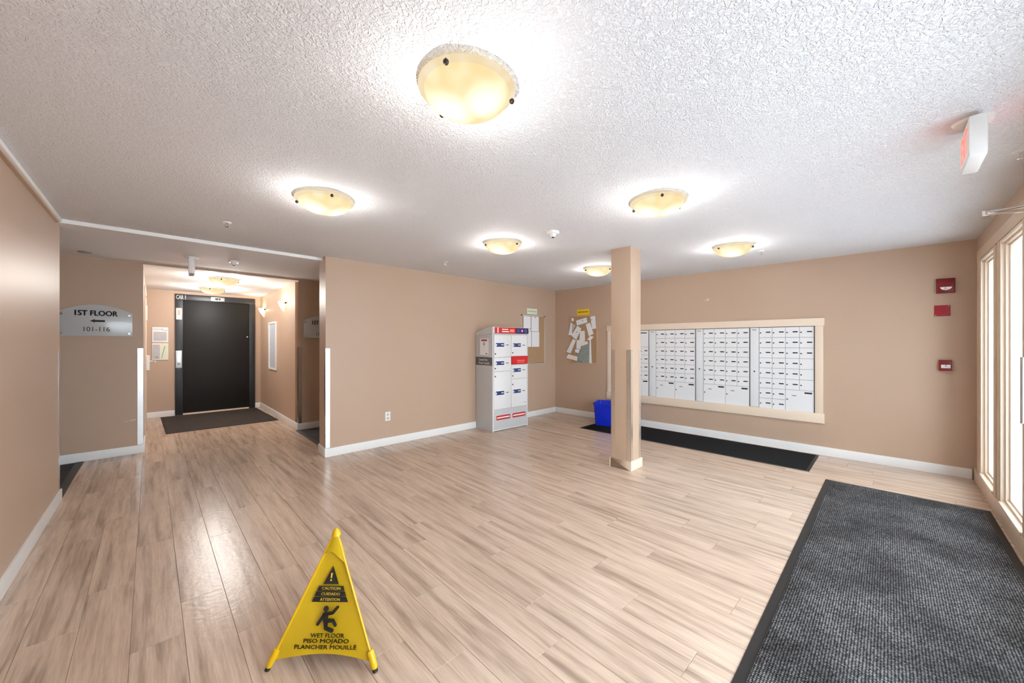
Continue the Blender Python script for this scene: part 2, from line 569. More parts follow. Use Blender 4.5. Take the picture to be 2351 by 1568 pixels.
# ceilings
struct(MB().prism([(-0.66, -0.68), (6.05, -0.65), (6.02, 4.78), (1.62, 4.86), (1.62, 4.985), (-0.5, 4.985)], H_CEIL, TOP).build('ceiling', 'ceiling_texture'), 'white knock-down textured lobby ceiling')
struct(MB().box(-3.6, 7.3, 4.985, 6.70, H_SOFFIT, TOP).build('ceiling', 'ceiling_smooth'), 'smooth white corridor ceiling')
struct(MB().box(-0.1, 2.1, 6.685, 9.85, H_ALCOVE, TOP).build('ceiling', 'ceiling_smooth'), 'smooth white ceiling of the lift alcove')
struct(MB().box(0.07, 1.84, 6.66, 6.685, H_ALCOVE - 0.003, TOP).build('trim_1', 'wall_paint'), 'thin brown header over the alcove opening')
# bead along the drop between lobby and corridor ceiling, and the strip over the left wall
struct(MB().box(-0.475, 1.628, 4.968, 4.985, H_SOFFIT - 0.004, H_CEIL + 0.02).build('trim_2', 'bead_white', bevel=0.003), 'white bead at the ceiling drop')
mb = MB(wallm('L')).box(0, 5.62, -0.035, 0, H_CEIL - 0.028, H_CEIL + 0.02)
struct(mb.build('trim_3', 'bead_white', bevel=0.003), 'white strip where the left wall meets the ceiling')
mb = MB(wallm('L')).box(0, 5.62, -0.022, 0, H_CEIL - 0.04, H_CEIL - 0.028)
struct(mb.build('trim_4', 'wall_paint'), 'brown strip under the ceiling edge of the left wall')

# ------------------------------------------------------------------ floor
SEAM = lambda k, y: -0.068 + 0.184 * k + 0.02094 * y      # x of plank seam k at depth y
FLOOR = [(-0.66, -0.68), (6.05, -0.65), (6.02, 4.79), (SEAM(10, 4.88), 4.88), (SEAM(10, 9.70), 9.70),
         (SEAM(0, 9.70), 9.70), (SEAM(0, 6.70), 6.70), (-0.425, 6.70), (-0.465, 5.15)]
floor = struct(MB().prism(FLOOR, -0.06, -0.006).build('floor', 'subfloor'), 'wood-look plank floor')


def clip_convex(subj, clip):
    """Sutherland-Hodgman: subj (any polygon) clipped by convex ccw clip"""
    out = subj
    for i in range(len(clip)):
        a, c = clip[i], clip[(i + 1) % len(clip)]
        ins = lambda p: (c[0] - a[0]) * (p[1] - a[1]) - (c[1] - a[1]) * (p[0] - a[0]) >= -1e-9
        src, out = out, []
        for j in range(len(src)):
            p, q = src[j - 1], src[j]
            if ins(p) != ins(q):
                d1 = (c[0] - a[0]) * (p[1] - a[1]) - (c[1] - a[1]) * (p[0] - a[0])
                d2 = (c[0] - a[0]) * (q[1] - a[1]) - (c[1] - a[1]) * (q[0] - a[0])
                t = d1 / (d1 - d2)
                out.append((p[0] + (q[0] - p[0]) * t, p[1] + (q[1] - p[1]) * t))
            if ins(q):
                out.append(q)
        if not out:
            return []
    return out


def clean(poly):
    pts = []
    for p in poly:
        if not pts or math.dist(p, pts[-1]) > 1e-4:
            pts.append(p)
    if len(pts) > 1 and math.dist(pts[0], pts[-1]) < 1e-4:
        pts.pop()
    out = []
    for i in range(len(pts)):
        a, p, c = pts[i - 1], pts[i], pts[(i + 1) % len(pts)]
        if abs((p[0] - a[0]) * (c[1] - p[1]) - (p[1] - a[1]) * (c[0] - p[0])) > 1e-8:
            out.append(p)
    return out


def inset(poly, d):
    k = len(poly)
    res = []
    for i in range(k):
        a, p, c = Vector(poly[i - 1]), Vector(poly[i]), Vector(poly[(i + 1) % k])
        e1, e2 = (p - a).normalized(), (c - p).normalized()
        n1, n2 = Vector((-e1.y, e1.x)), Vector((-e2.y, e2.x))
        den = 1 + n1.dot(n2)
        o = (n1 + n2) * (d / den) if den > 0.15 else n1 * d
        res.append((p.x + o.x, p.y + o.y))
    return res


random.seed(11)
PW, PL = 0.184, 1.22
TH = R(88.8)
DIR = Vector((math.cos(TH), math.sin(TH))); NRM = Vector((math.sin(TH), -math.cos(TH)))
KNOWN = {7: 1.12, 8: 1.377, 9: 0.645, 10: 1.02, 12: 0.62, 5: 1.376}
last = 0.3
full_mesh = {}
for row in range(-5, 34):
    x0 = -0.068 + row * PW
    if row in KNOWN:
        ph = KNOWN[row]
    else:
        ph = (last + random.choice((0.27, 0.41, 0.55, 0.68)) + random.uniform(-0.08, 0.08))
    last = ph
    k0 = math.floor((-1.2 - ph) / PL)
    for k in range(k0, k0 + 12):
        t0 = ph + k * PL
        g = 0.0005
        c = NRM * (x0 + PW / 2) + DIR * (t0 + PL / 2)
        rect = [(-PW / 2 + g, -PL / 2 + g), (PW / 2 - g, -PL / 2 + g), (PW / 2 - g, PL / 2 - g), (-PW / 2 + g, PL / 2 - g)]
        mx = Matrix.Translation((c.x, c.y, 0)) @ Matrix.Rotation(TH - R(90), 4, 'Z')
        inv = mx.inverted()
        loc = [tuple((inv @ Vector((x, y, 0)))[:2]) for x, y in FLOOR]
        poly = clean(clip_convex(loc, rect))
        if len(poly) < 3:
            continue
        area = abs(sum(poly[i - 1][0] * poly[i][1] - poly[i][0] * poly[i - 1][1] for i in range(len(poly)))) / 2
        if area < 0.0012:
            continue
        whole = area > (PW - 2 * g) * (PL - 2 * g) * 0.99999
        if whole and 'm' in full_mesh:
            me = full_mesh['m']
        else:
            a = sum(poly[i - 1][0] * poly[i][1] - poly[i][0] * poly[i - 1][1] for i in range(len(poly)))
            if a < 0:
                poly = poly[::-1]
            top = inset(poly, 0.0011)
            kk = len(poly)
            vs = [(x, y, 0.0) for x, y in top] + [(x, y, -0.0012) for x, y in poly] + [(x, y, -0.006) for x, y in poly]
            fs = [tuple(range(kk))]
            for i in range(kk):
                j = (i + 1) % kk
                fs += [(i, i + kk, j + kk, j), (i + kk, i + 2 * kk, j + 2 * kk, j + kk)]
            me = bpy.data.meshes.new('plank')
            me.from_pydata(vs, [], fs)
            me.materials.append(MATS['plank_wood'])
            if whole:
                full_mesh['m'] = me
        o = bpy.data.objects.new('plank', me)
        COL.objects.link(o)
        o.parent = floor
        o.matrix_local = mx

# corridor carpets and their edging strips
struct(MB().prism([(-3.6, 5.15), (-0.52, 5.15), (-0.485, 6.68), (-3.6, 6.68)], -0.06, 0.001).build('floor', 'carpet'), 'dark grey carpet in the left corridor')
struct(MB().prism([(1.79, 5.135), (7.3, 5.12), (7.3, 6.66), (1.85, 6.66)], -0.06, 0.001).build('floor', 'carpet'), 'dark grey carpet in the right corridor')
struct(MB().prism([(-0.525, 5.15), (-0.463, 5.15), (-0.428, 6.672), (-0.49, 6.672)], -0.03, 0.005).build('trim_5', 'strip_dark', bevel=0.002), 'dark strip along the left carpet edge')
struct(MB().prism([(1.735, 5.145), (1.795, 5.145), (1.852, 6.655), (1.797, 6.655)], -0.03, 0.005).build('trim_6', 'strip_dark', bevel=0.002), 'dark strip along the right carpet edge')

# ------------------------------------------------------------------ baseboards
BH, BT = 0.105, 0.014


def baseboard(name, w, s0, s1, material='trim_white', label=None):
    o = MB(wallm(w)).box(s0, s1, -BT, 0, 0.0005, BH).build(name, material, bevel=0.003)
    return struct(o, label)


baseboard('baseboard_left', 'L', 0.03, wlen('L') + 0.012)
baseboard('baseboard_back', 'C', -BT, wlen('C') - 0.002)
struct(MB().prism([(1.634, 4.85), (1.664, 5.146), (1.65, 5.148), (1.62, 4.852)], 0.0005, BH).build('baseboard_back_end', 'trim_white', bevel=0.003))
baseboard('baseboard_right', 'M', BT + 0.002, wl - 0.03)
baseboard('baseboard_corridor_left', 'S', -0.6, wlen('S') + BT)
baseboard('baseboard_corridor_right', 'K', -BT, 5.4)
baseboard('baseboard_alcove_right', 'AR', BT + 0.002, wlen('AR') - 0.002)
baseboard('baseboard_alcove_left_near', 'AL', 0.0, 0.62)
baseboard('baseboard_alcove_left_far', 'AL', 1.98, wlen('AL') - BT)
baseboard('baseboard_alcove_back_left', 'E', 0.002, 0.398)
baseboard('baseboard_alcove_back_right', 'E', 1.684, wlen('E') - 0.002)

# ------------------------------------------------------------------ column
CX, CY, CW = 3.918, 2.098, 0.118
t = thing('column', 'square cream column standing in front of the letter boxes', 'column', Matrix.Translation((CX, CY, 0)))
MB().box(-CW, CW, -CW, CW, 0.0, H_CEIL).build('shaft', 'column_paint', t, bevel=0.003)
mb = MB()
for (a0, a1, b0, b1) in ((-CW - BT, CW + BT, -CW - BT, -CW), (-CW - BT, CW + BT, CW, CW + BT), (-CW - BT, -CW, -CW, CW), (CW, CW + BT, -CW, CW)):
    mb.box(a0, a1, b0, b1, 0.0005, 0.10)
mb.build('plinth', 'trim_cream', t, bevel=0.002)
mat('guard_cream', (0.80, 0.72, 0.64, 1), 0.25, metal=0.85)
for sx, sy in ((-1, -1), (-1, 1), (1, -1), (1, 1)):
    x, y = sx * (CW + 0.002), sy * (CW + 0.002)
    mb = MB()
    mb.box(min(x, x - sx * 0.05), max(x, x - sx * 0.05), min(y, y - sy * 0.002), max(y, y - sy * 0.002), 0.102, 1.315)
    mb.box(min(x, x - sx * 0.002), max(x, x - sx * 0.002), min(y, y - sy * 0.05), max(y, y - sy * 0.05), 0.102, 1.315)
    g = mb.build('corner_guard', 'guard_cream', t)
    g['label'] = 'polished metal corner strip'

# ------------------------------------------------------------------ steel corner guards on the wall ends


def guard(label, corner, d1, d2, z0=0.107, z1=1.322):
    """L of two legs from corner along unit vectors d1, d2 (lying on the two wall faces)"""
    c, d1, d2 = Vector(corner), Vector(d1).normalized(), Vector(d2).normalized()
    q = -(d1 + d2).normalized() * 0.0028
    c2 = c + q
    a, b_ = c2 + d1 * 0.052, c2 + d2 * 0.052
    ai, bi = a + d2 * 0.0016, b_ + d1 * 0.0016
    ci = c2 + (d1 + d2) * 0.0016
    o = MB().prism([tuple(c2), tuple(a), tuple(ai), tuple(ci), tuple(bi), tuple(b_)], z0, z1).build('corner_guard', 'steel')
    return tag(o, label, 'corner guard', 'steel corner guards on the wall ends')


ec = (Vector(WALLS['C'][1]) - Vector(WALLS['C'][0])).normalized()
guard('bright steel guard on the wall end left of the parcel locker', (1.635, 4.837), ec, (0.09, 1))
guard('steel guard on the corner right of the first floor arrow sign with 101-116', (0.07, 6.68), (-1, 0), (0.023, 1))
guard('dark steel guard on the alcove corner left of the half-hidden sign', (1.84, 6.66), (1, 0), (0.03, 1))
guard('steel guard seen edge-on at the end of the left wall', (-0.47, 5.15), (-0.03, -1), (-1, 0.0))

# ------------------------------------------------------------------ entrance glazing (wall_front)
W0 = wallm('W')
WTH = 0.27
X2S = lambda x: 6.03 - x
OPEN = [('window_1', X2S(5.70), X2S(5.03)), ('window_2', X2S(4.80), X2S(4.06)), ('door_2', X2S(3.90), X2S(2.92)), ('window_added', X2S(2.70), X2S(0.20))]  # last opening is an unseen window, widened to bring in more daylight
HZ, SZ = 2.19, 0.13
mb = MB(W0)
edges = [0.0] + [v for o_ in OPEN for v in o_[1:]] + [wlen('W')]
for i in range(0, len(edges), 2):
    mb.box(edges[i], edges[i + 1], 0, WTH, -0.05, HZ)
mb.box(0, wlen('W'), 0, WTH, HZ, TOP)
for nme, a, c in OPEN:
    if nme.startswith('window'):
        mb.box(a, c, 0, WTH, -0.05, SZ)
    else:
        mb.box(a, c, 0, WTH, -0.05, -0.001)
struct(mb.build('wall_front', 'wall_paint'), 'glazed entrance wall at the right edge')
# flat casing boards
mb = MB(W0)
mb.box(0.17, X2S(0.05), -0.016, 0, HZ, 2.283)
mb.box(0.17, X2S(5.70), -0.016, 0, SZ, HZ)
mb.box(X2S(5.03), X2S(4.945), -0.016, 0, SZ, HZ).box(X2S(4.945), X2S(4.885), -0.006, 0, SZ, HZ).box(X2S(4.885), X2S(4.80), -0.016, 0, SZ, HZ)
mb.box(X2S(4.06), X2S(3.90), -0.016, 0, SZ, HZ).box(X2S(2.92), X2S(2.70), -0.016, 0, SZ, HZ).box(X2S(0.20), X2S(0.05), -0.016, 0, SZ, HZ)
struct(mb.build('trim_7', 'trim_cream_shaded', bevel=0.003), 'cream casing boards around the entrance glazing')
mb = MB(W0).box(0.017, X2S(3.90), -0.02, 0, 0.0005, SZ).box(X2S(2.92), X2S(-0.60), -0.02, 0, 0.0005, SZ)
struct(mb.build('baseboard_front', 'trim_cream_shaded', bevel=0.003), 'cream base board under the glazing')
for nme, a, c in OPEN:
    win = nme.startswith('window')
    z0 = SZ if win else 0.0
    w_ = setting(nme, 'tall sidelight with a stepped cream frame' if nme == 'window_1' else ('tall entrance window cut by the right edge' if nme == 'window_2' else ('glazed entrance door' if not win else 'unseen added window, made wide for more daylight')), W0)
    rv = MB()
    rv.box(a, a + 0.012, 0.07, WTH, z0, HZ).box(c - 0.012, c, 0.07, WTH, z0, HZ)
    rv.box(a, c, 0.07, WTH, HZ - 0.012, HZ)
    if win:
        rv.box(a, c, 0.07, WTH + 0.02, z0, z0 + 0.012)
    rv.build('reveal', 'reveal_white', w_)
    if win:
        for nm2, bx in (('jamb', (a, a + 0.022)), ('jamb', (c - 0.022, c))):
            side = 1 if bx[0] == a else -1
            e0 = a if side == 1 else c
            m1 = MB()
            m1.box(*sorted((e0, e0 + side * 0.022)), -0.012, 0.07, z0, HZ)
            m1.box(*sorted((e0 + side * 0.022, e0 + side * 0.038)), 0.012, 0.07, z0, HZ)
            m1.box(*sorted((e0 + side * 0.038, e0 + side * 0.05)), 0.032, 0.048, z0, HZ)
            m1.build('jamb', 'trim_cream', w_, bevel=0.003)
        m1 = MB().box(a + 0.022, c - 0.022, -0.012, 0.07, HZ - 0.022, HZ).box(a + 0.038, c - 0.038, 0.012, 0.07, HZ - 0.038, HZ - 0.022).box(a + 0.05, c - 0.05, 0.032, 0.048, HZ - 0.05, HZ - 0.038)
        m1.build('head', 'trim_cream', w_, bevel=0.003)
        m1 = MB().box(a + 0.022, c - 0.022, -0.024, 0.07, z0, z0 + 0.022).box(a + 0.038, c - 0.038, 0.012, 0.07, z0 + 0.022, z0 + 0.038).box(a + 0.05, c - 0.05, 0.032, 0.048, z0 + 0.038, z0 + 0.05)
        m1.build('sill', 'trim_cream', w_, bevel=0.003)
        MB().box(a + 0.04, c - 0.04, 0.052, 0.058, z0 + 0.03, HZ - 0.03).build('pane', 'glass', w_)
        fo = MB()
        fo.box(a + 0.012, a + 0.05, 0.225, 0.265, z0 + 0.012, HZ - 0.012).box(c - 0.05, c - 0.012, 0.225, 0.265, z0 + 0.012, HZ - 0.012)
        fo.box(a + 0.05, c - 0.05, 0.225, 0.265, z0 + 0.012, z0 + 0.05).box(a + 0.05, c - 0.05, 0.225, 0.265, HZ - 0.05, HZ - 0.012)
        fo.build('outer_frame', 'black_metal', w_)
        MB().box(a + 0.05, c - 0.05, 0.242, 0.248, z0 + 0.05, HZ - 0.05).build('pane', 'glass', w_)
    else:
        MB().box(a, a + 0.03, -0.012, 0.07, 0, HZ).box(c - 0.03, c, -0.012, 0.07, 0, HZ).box(a + 0.03, c - 0.03, -0.012, 0.07, HZ - 0.03, HZ).build('frame', 'trim_cream', w_, bevel=0.003)
        lf = MB()
        lf.box(a + 0.033, a + 0.15, 0.02, 0.064, 0.008, HZ - 0.033).box(c - 0.15, c - 0.033, 0.02, 0.064, 0.008, HZ - 0.033)
        lf.box(a + 0.15, c - 0.15, 0.02, 0.064, 0.008, 0.26).box(a + 0.15, c - 0.15, 0.02, 0.064, HZ - 0.16, HZ - 0.033)
        lf.build('leaf', 'trim_cream', w_, bevel=0.003)
        MB().box(a + 0.15, c - 0.15, 0.038, 0.044, 0.26, HZ - 0.16).build('pane', 'glass', w_)
        MB().tube([(a + 0.09, 0.02, 0.9), (a + 0.09, -0.05, 0.9), (a + 0.09, -0.05, 1.3), (a + 0.09, 0.02, 1.3)], 0.012).build('pull_handle', 'steel_satin', w_, smooth=True)
# door closer above the entrance door
t = thing('door_closer', 'silver door closer arm reaching out above the entrance glazing', 'door closer', wallm('W', X2S(3.80), 2.2))
MB().box(0.06, 0.34, -0.052, -0.017, 0.0, 0.055).build('body', 'steel_satin', t, bevel=0.006)
MB().tube([(0.09, -0.035, -0.002), (0.06, -0.10, 0.0), (0.022, -0.195, 0.006)], 0.008).build('arm', 'chrome', t, smooth=True)
MB().tube([(0.022, -0.195, 0.0), (-0.005, -0.10, -0.006), (-0.04, -0.0165, -0.008)], 0.008).build('forearm', 'chrome', t, smooth=True)
MB(Matrix.Translation((0.022, -0.197, 0.0))).cyl(0.013, -0.012, 0.016).build('elbow', 'chrome', t, smooth=True)
# unseen ground outside, made snow pale to throw daylight onto the ceiling
struct(MB().box(-9, 14, -14, -0.9, -0.2, -0.05).build('ground', 'outdoor_ground'), 'unseen ground outside the entrance, made pale to bounce daylight in')

# ------------------------------------------------------------------ lift
t = thing('elevator', 'black elevator door with dark steel surround at the alcove end', 'elevator', wallm('E'))
FL, FR, OL, OR, FT, OT = 0.40, 1.682, 0.512, 1.578, 2.336, 2.222
j = MB().box(FL, OL, -0.03, 0, 0.0, OT).build('jamb', 'black_metal', t, bevel=0.004)
MB().box(OR, FR, -0.03, 0, 0.0, OT).build('jamb', 'black_metal', t, bevel=0.004)
hd = MB().box(FL, FR, -0.03, 0, OT, FT).build('header', 'black_metal', t, bevel=0.004)
MB().box(OL, OR, -0.008, 0, 0.03, OT).build('door_leaf', 'elevator_door', t, bevel=0.002)
MB().box(OL, OR - 0.01, -0.045, 0, 0.001, 0.028).build('sill', 'trim_cream', t, bevel=0.004)
lettering('CAR 1', 0.413, 0.553, 2.236, 2.312, -0.03, 'plastic_white', t, bold=0.03)
ind = MB().box(0.938, 1.156, -0.036, -0.03, 2.238, 2.316).build('indicator', 'steel_satin', t, bevel=0.002)
MB().box(1.0, 1.092, -0.038, -0.036, 2.258, 2.298).build('display', 'black', ind)
lettering('1', 1.054, 1.062, 2.264, 2.292, -0.038, 'plastic_white', ind, bold=0.02)
tp = MB().box(0.413, 0.497, -0.033, -0.03, 1.842, 2.062).build('number_plate', 'paper_warm', t, bevel=0.001)
tp['label'] = 'beige floor plate on the left jamb'
MB().box(0.436, 0.474, -0.0345, -0.033, 1.93, 2.02).build('raised_print', 'oak', tp)
cs = MB().box(0.407, 0.497, -0.038, -0.03, 0.914, 1.244).build('call_station', 'steel_satin', t, bevel=0.002)
MB(Matrix.Translation((0.452, -0.038, 0.99)) @ Matrix.Rotation(R(90), 4, 'X')).lathe([(0.012, 0), (0.012, 0.006), (0.02, 0.006), (0.02, 0)], 20).build('call_button', 'black', cs, smooth=True)
MB(Matrix.Translation((0.452, -0.038, 1.16)) @ Matrix.Rotation(R(90), 4, 'X')).cyl(0.014, 0, 0.003).build('key_switch', 'chrome', cs)
MB().box(0.42, 0.486, -0.0388, -0.038, 0.93, 0.938).build('print', 'label_grey', cs)
MB(Matrix.Translation((1.545, -0.008, 1.52)) @ Matrix.Rotation(R(90), 4, 'X')).cyl(0.012, 0, 0.006).build('lock_escutcheon', 'chrome', t)

# notices beside the lift
t = tag(MB(wallm('E')).box(0.08, 0.302, -0.012, 0, 1.403, 1.685).build('wall_notice', 'paper', bevel=0.001), 'upper white notice on the wall left of the elevator', 'notice')
MB(wallm('E')).box(0.088, 0.21, -0.0128, -0.012, 1.645, 1.653).box(0.212, 0.226, -0.0128, -0.012, 1.638, 1.66).box(0.226, 0.296, -0.0128, -0.012, 1.626, 1.634).build('printed_lines', 'label_grey', t)
MB(wallm('E')).box(0.10, 0.282, -0.0126, -0.012, 1.435, 1.60).build('plan_print', 'paper_grey', t)
t = tag(MB(wallm('E')).box(0.08, 0.302, -0.012, 0, 1.072, 1.386).build('wall_notice', 'paper_warm', bevel=0.001), 'lower two-page notice on the wall left of the elevator', 'notice')
MB(wallm('E')).box(0.088, 0.188, -0.0128, -0.012, 1.09, 1.362).build('leaflet', 'paper_grey', t)
MB(wallm('E')).box(0.194, 0.296, -0.0128, -0.012, 1.084, 1.376).build('leaflet', 'paper_green', t)
MB(wallm('E')).plate([(0.108, 1.14), (0.158, 1.10), (0.166, 1.135)], -0.0134, -0.0128).build('printed_shape', 'label_grey', t)
MB(wallm('E')).plate([(0.205, 1.10), (0.214, 1.10), (0.262, 1.33), (0.25, 1.33)], -0.0134, -0.0128).build('printed_shape', 'green_line', t)

# door on the left alcove wall
dm = wallm('AL')
d_ = setting('door_1', 'door on the left wall of the alcove seen edge-on', dm)
DS0, DS1 = 0.68, 1.92
MB().box(DS0, DS0 + 0.07, -0.018, 0, 0.0005, 2.12).build('casing', 'trim_cream', d_, bevel=0.003)
MB().box(DS1 - 0.07, DS1, -0.018, 0, 0.0005, 2.12).build('casing', 'trim_cream', d_, bevel=0.003)
MB().box(DS0, DS1, -0.018, 0, 2.12, 2.20).build('casing', 'trim_cream', d_, bevel=0.003)
leaf = MB().box(DS0 + 0.07, DS1 - 0.07, -0.01, 0, 0.012, 2.12).build('leaf', 'door_paint', d_, bevel=0.002)
MB().box(DS1 - 0.20, DS1 - 0.10, -0.055, -0.01, 0.95, 1.19).build('lock_case', 'plastic_white', leaf, bevel=0.008)
MB().tube([(DS1 - 0.15, -0.055, 1.09), (DS1 - 0.15, -0.10, 1.09), (DS1 - 0.19, -0.118, 1.09), (DS1 - 0.27, -0.12, 1.085)], 0.011, rs=[0.014, 0.013, 0.012, 0.010]).build('lever', 'plastic_grey', leaf, smooth=True)
MB().box(DS0 + 0.45, DS0 + 0.62, -0.03, -0.01, 1.72, 1.95).build('door_plate', 'plastic_white', leaf, bevel=0.004)
MB().box(DS0 + 0.3, DS1 - 0.3, -0.014, -0.01, 0.10, 0.35).build('kick_plate', 'steel_satin', leaf)

# ------------------------------------------------------------------ acrylic direction signs


def direction_sign(w, s0, z0, label, arrow_right, line3, texts):
    t = thing('direction_sign', label, 'sign', wallm(w, s0, 0), 'first floor direction signs')
    wd, zb, zs, zt = 0.60, 1.473, 1.752, 1.845
    poly = [(0, zb), (wd, zb), (wd, zs)]
    for i in range(1, 16):
        a = i / 16
        poly.append((wd * (1 - a), zs + (zt - zs) * math.sin(math.pi * a) ** 0.9))
    poly.append((0, zs))
    MB().plate(poly, -0.022, -0.016).build('panel', 'acrylic', t, bevel=0.0012)
    for x in (0.028, wd - 0.028):
        for z in (zb + 0.03, zs - 0.028):
            MB(Matrix.Translation((x, 0, z)) @ Matrix.Rotation(R(90), 4, 'X')).lathe([(0.0, 0.030), (0.011, 0.030), (0.013, 0.028), (0.013, 0.0)], 16).build('standoff', 'steel', t, smooth=True)
    (a0, a1, b0, b1), (c0, c1, d0, d1), (e0, e1, f0, f1) = texts
    lettering('1ST FLOOR', a0, a1, b0, b1, -0.022, 'print_black', t, bold=0.04)
    zc, hh = (d0 + d1) / 2, (d1 - d0) / 2
    ln = c1 - c0
    arr = [(0, 0), (0.33, 1), (0.33, 0.55), (1, 0.55), (1, -0.55), (0.33, -0.55), (0.33, -1)]
    pts = [((c0 + x * ln) if not arrow_right else (c1 - x * ln), zc + y * hh) for x, y in arr]
    MB().plate(pts, -0.0232, -0.022).build('arrow', 'print_black', t)
    lettering(line3, e0, e1, f0, f1, -0.022, 'print_black', t, bold=0.0)
    return t


direction_sign('S', 2.375, 0, 'frosted sign with a left arrow reading 1ST FLOOR 101-116', False, '101-116',
               ((0.128, 0.475, 1.714, 1.772), (0.246, 0.368, 1.63, 1.672), (0.198, 0.408, 1.527, 1.58)))
direction_sign('K', 0.07, 0, 'dim first floor sign half hidden behind the wall end', True, '117-132',
               ((0.128, 0.475, 1.694, 1.752), (0.236, 0.358, 1.618, 1.66), (0.19, 0.40, 1.51, 1.563)))

# pale framed panel on the right alcove wall
t = thing('wall_panel', 'tall pale blue panel in a white frame under the wall sconces', 'panel', wallm('AR', 0.909, 0.875))
mb = MB()
mb.box(0, 0.045, -0.022, 0, 0, 0.92).box(0.589, 0.634, -0.022, 0, 0, 0.92).box(0.045, 0.589, -0.022, 0, 0, 0.035).box(0.045, 0.589, -0.022, 0, 0.885, 0.92)
mb.build('frame', 'plastic_white', t, bevel=0.003)
MB().box(0.045, 0.589, -0.010, 0, 0.035, 0.885).build('board', 'panel_blue', t)
MB().box(0.06, 0.09, -0.018, -0.010, 0.42, 0.45).build('latch', 'plastic_white', t, bevel=0.002)

# ------------------------------------------------------------------ wall sconces


def sconce(s, label):
    t = thing('wall_sconce', label, 'wall lamp', wallm('AR', s, 1.925), 'uplight sconces in the alcove')
    r0, hgt = 0.125, 0.19
    prof = [(0.004, 0.0), (0.022, 0.012), (0.055, 0.055), (0.088, 0.105), (0.112, 0.155), (r0, hgt)]
    prof += [(r - 0.004, z + 0.001) for r, z in prof[::-1]]
    MB(Matrix.Scale(0.85, 4, (0, 1, 0))).lathe(prof, 24, a0=180, a1=360).build('glass_shade', 'sconce_glass', t, smooth=True)
    MB().box(-0.06, 0.06, -0.012, 0, 0.06, 0.17).build('back_plate', 'bronze', t, bevel=0.002)
    for sx in (-1, 1):
        MB(Matrix.Translation((sx * 0.112, -0.006, 0.165))).box(-0.012, 0.012, -0.02, 0.006, -0.012, 0.012).build('clip', 'bronze', t, bevel=0.003)
    ld = bpy.data.lights.new('sconce_bulb', 'POINT')
    ld.energy = SCONCE_W; ld.color = (1, 0.83, 0.6); ld.shadow_soft_size = 0.02
    lo = bpy.data.objects.new('bulb', ld); COL.objects.link(lo); lo.parent = t; lo.location = (0, -0.055, 0.16)


sconce(2.12, 'lit glass wall sconce nearer the alcove corner')
sconce(0.40, 'lit glass wall sconce nearer the elevator door')

# ------------------------------------------------------------------ flush ceiling lights


def ceiling_light(x, y, zc, rot, label, group, watts, first=[None]):
    t = thing('ceiling_light', label, 'ceiling light', Matrix.Translation((x, y, zc)) @ Matrix.Rotation(R(rot), 4, 'Z'), group)
    if first[0] is None:
        parts = []
        RB = 0.196
        parts.append(MB().lathe([(0.0, -0.022), (0.13, -0.022), (0.135, -0.018), (0.135, 0.0), (0.0, 0.0)], 32).build('ceiling_pan', 'plastic_white', t, smooth=True))
        prof = []
        for i in range(13):
            a = i / 12
            prof.append((0.172 * math.sin(a * math.pi / 2) ** 0.96, -0.112 + 0.078 * (1 - math.cos(a * math.pi / 2))))
        parts.append(MB().lathe(prof, 48).build('glass_bowl', 'bowl_glass', t, smooth=True))
        rim = MB().lathe([(0.171, -0.0345), (0.176, -0.036), (0.188, -0.030), (RB, -0.024), (RB, -0.020), (0.188, -0.024), (0.172, -0.0305)], 48).build('glass_rim', 'bowl_rim', t, smooth=True)
        rim['label'] = 'cream outer lip of the glass'
        parts.append(rim)
        for k in range(3):
            a = R(k * 120)
            px, py = 0.188 * math.cos(a), 0.188 * math.sin(a)
            kb = MB(Matrix.Translation((px, py, 0))).lathe([(0.0, -0.050), (0.007, -0.0485), (0.0105, -0.043), (0.0105, -0.036), (0.006, -0.031), (0.004, -0.028), (0.004, -0.022), (0.0, -0.022)], 14).build('finial', 'bronze', t, smooth=True)
            parts.append(kb)
        first[0] = parts
    else:
        for p in first[0]:
            dup(p, t)
    spots = [('bulb', GAP_W, (0, 0, -0.055), 0.03)]
    for k in range(3):             # the glowing glass sheds light from all round its flank
        spots.append(('glass_glow', watts / 3, (0.165 * math.cos(R(60 + 120 * k)), 0.165 * math.sin(R(60 + 120 * k)), -0.13), 0.0))
    for nm, w_, p_, r_ in spots:
        ld = bpy.data.lights.new('lamp_' + nm, 'POINT')
        ld.energy = w_; ld.color = (1.0, 0.965, 0.93); ld.shadow_soft_size = r_
        lo = bpy.data.objects.new(nm, ld); COL.objects.link(lo); lo.parent = t; lo.location = p_
    return t


GL = 'amber dome lights of the lobby'
ceiling_light(0.96, 1.22, H_CEIL, 88, 'big amber dome light nearest the viewer, above the wet floor sign', GL, LAMP_W)
ceiling_light(0.975, 2.90, H_CEIL, 145, 'leftmost lobby dome light, just right of a sprinkler', GL, LAMP_W)
ceiling_light(2.72, 1.20, H_CEIL, 92, 'amber dome light second in size, above and left of the column top', GL, LAMP_W)
ceiling_light(2.74, 2.88, H_CEIL, 158, 'amber dome light directly left of the smoke detector', GL, LAMP_W)
ceiling_light(4.60, 2.89, H_CEIL, 150, 'smallest lobby dome light, touching the column top on its left', GL, LAMP_W)
ceiling_light(4.60, 1.20, H_CEIL, 150, 'amber dome light right of the column, above the letter boxes', GL, LAMP_W)
GA = 'dome lights in the lift alcove'
ceiling_light(0.975, 7.28, H_ALCOVE, 12, 'upper of the two dome lights in the elevator alcove', GA, ALCOVE_W)
ceiling_light(0.99, 8.70, H_ALCOVE, 14, 'lower dome light in the alcove, closest to the elevator', GA, ALCOVE_W)

# ------------------------------------------------------------------ smoke detectors, sprinklers


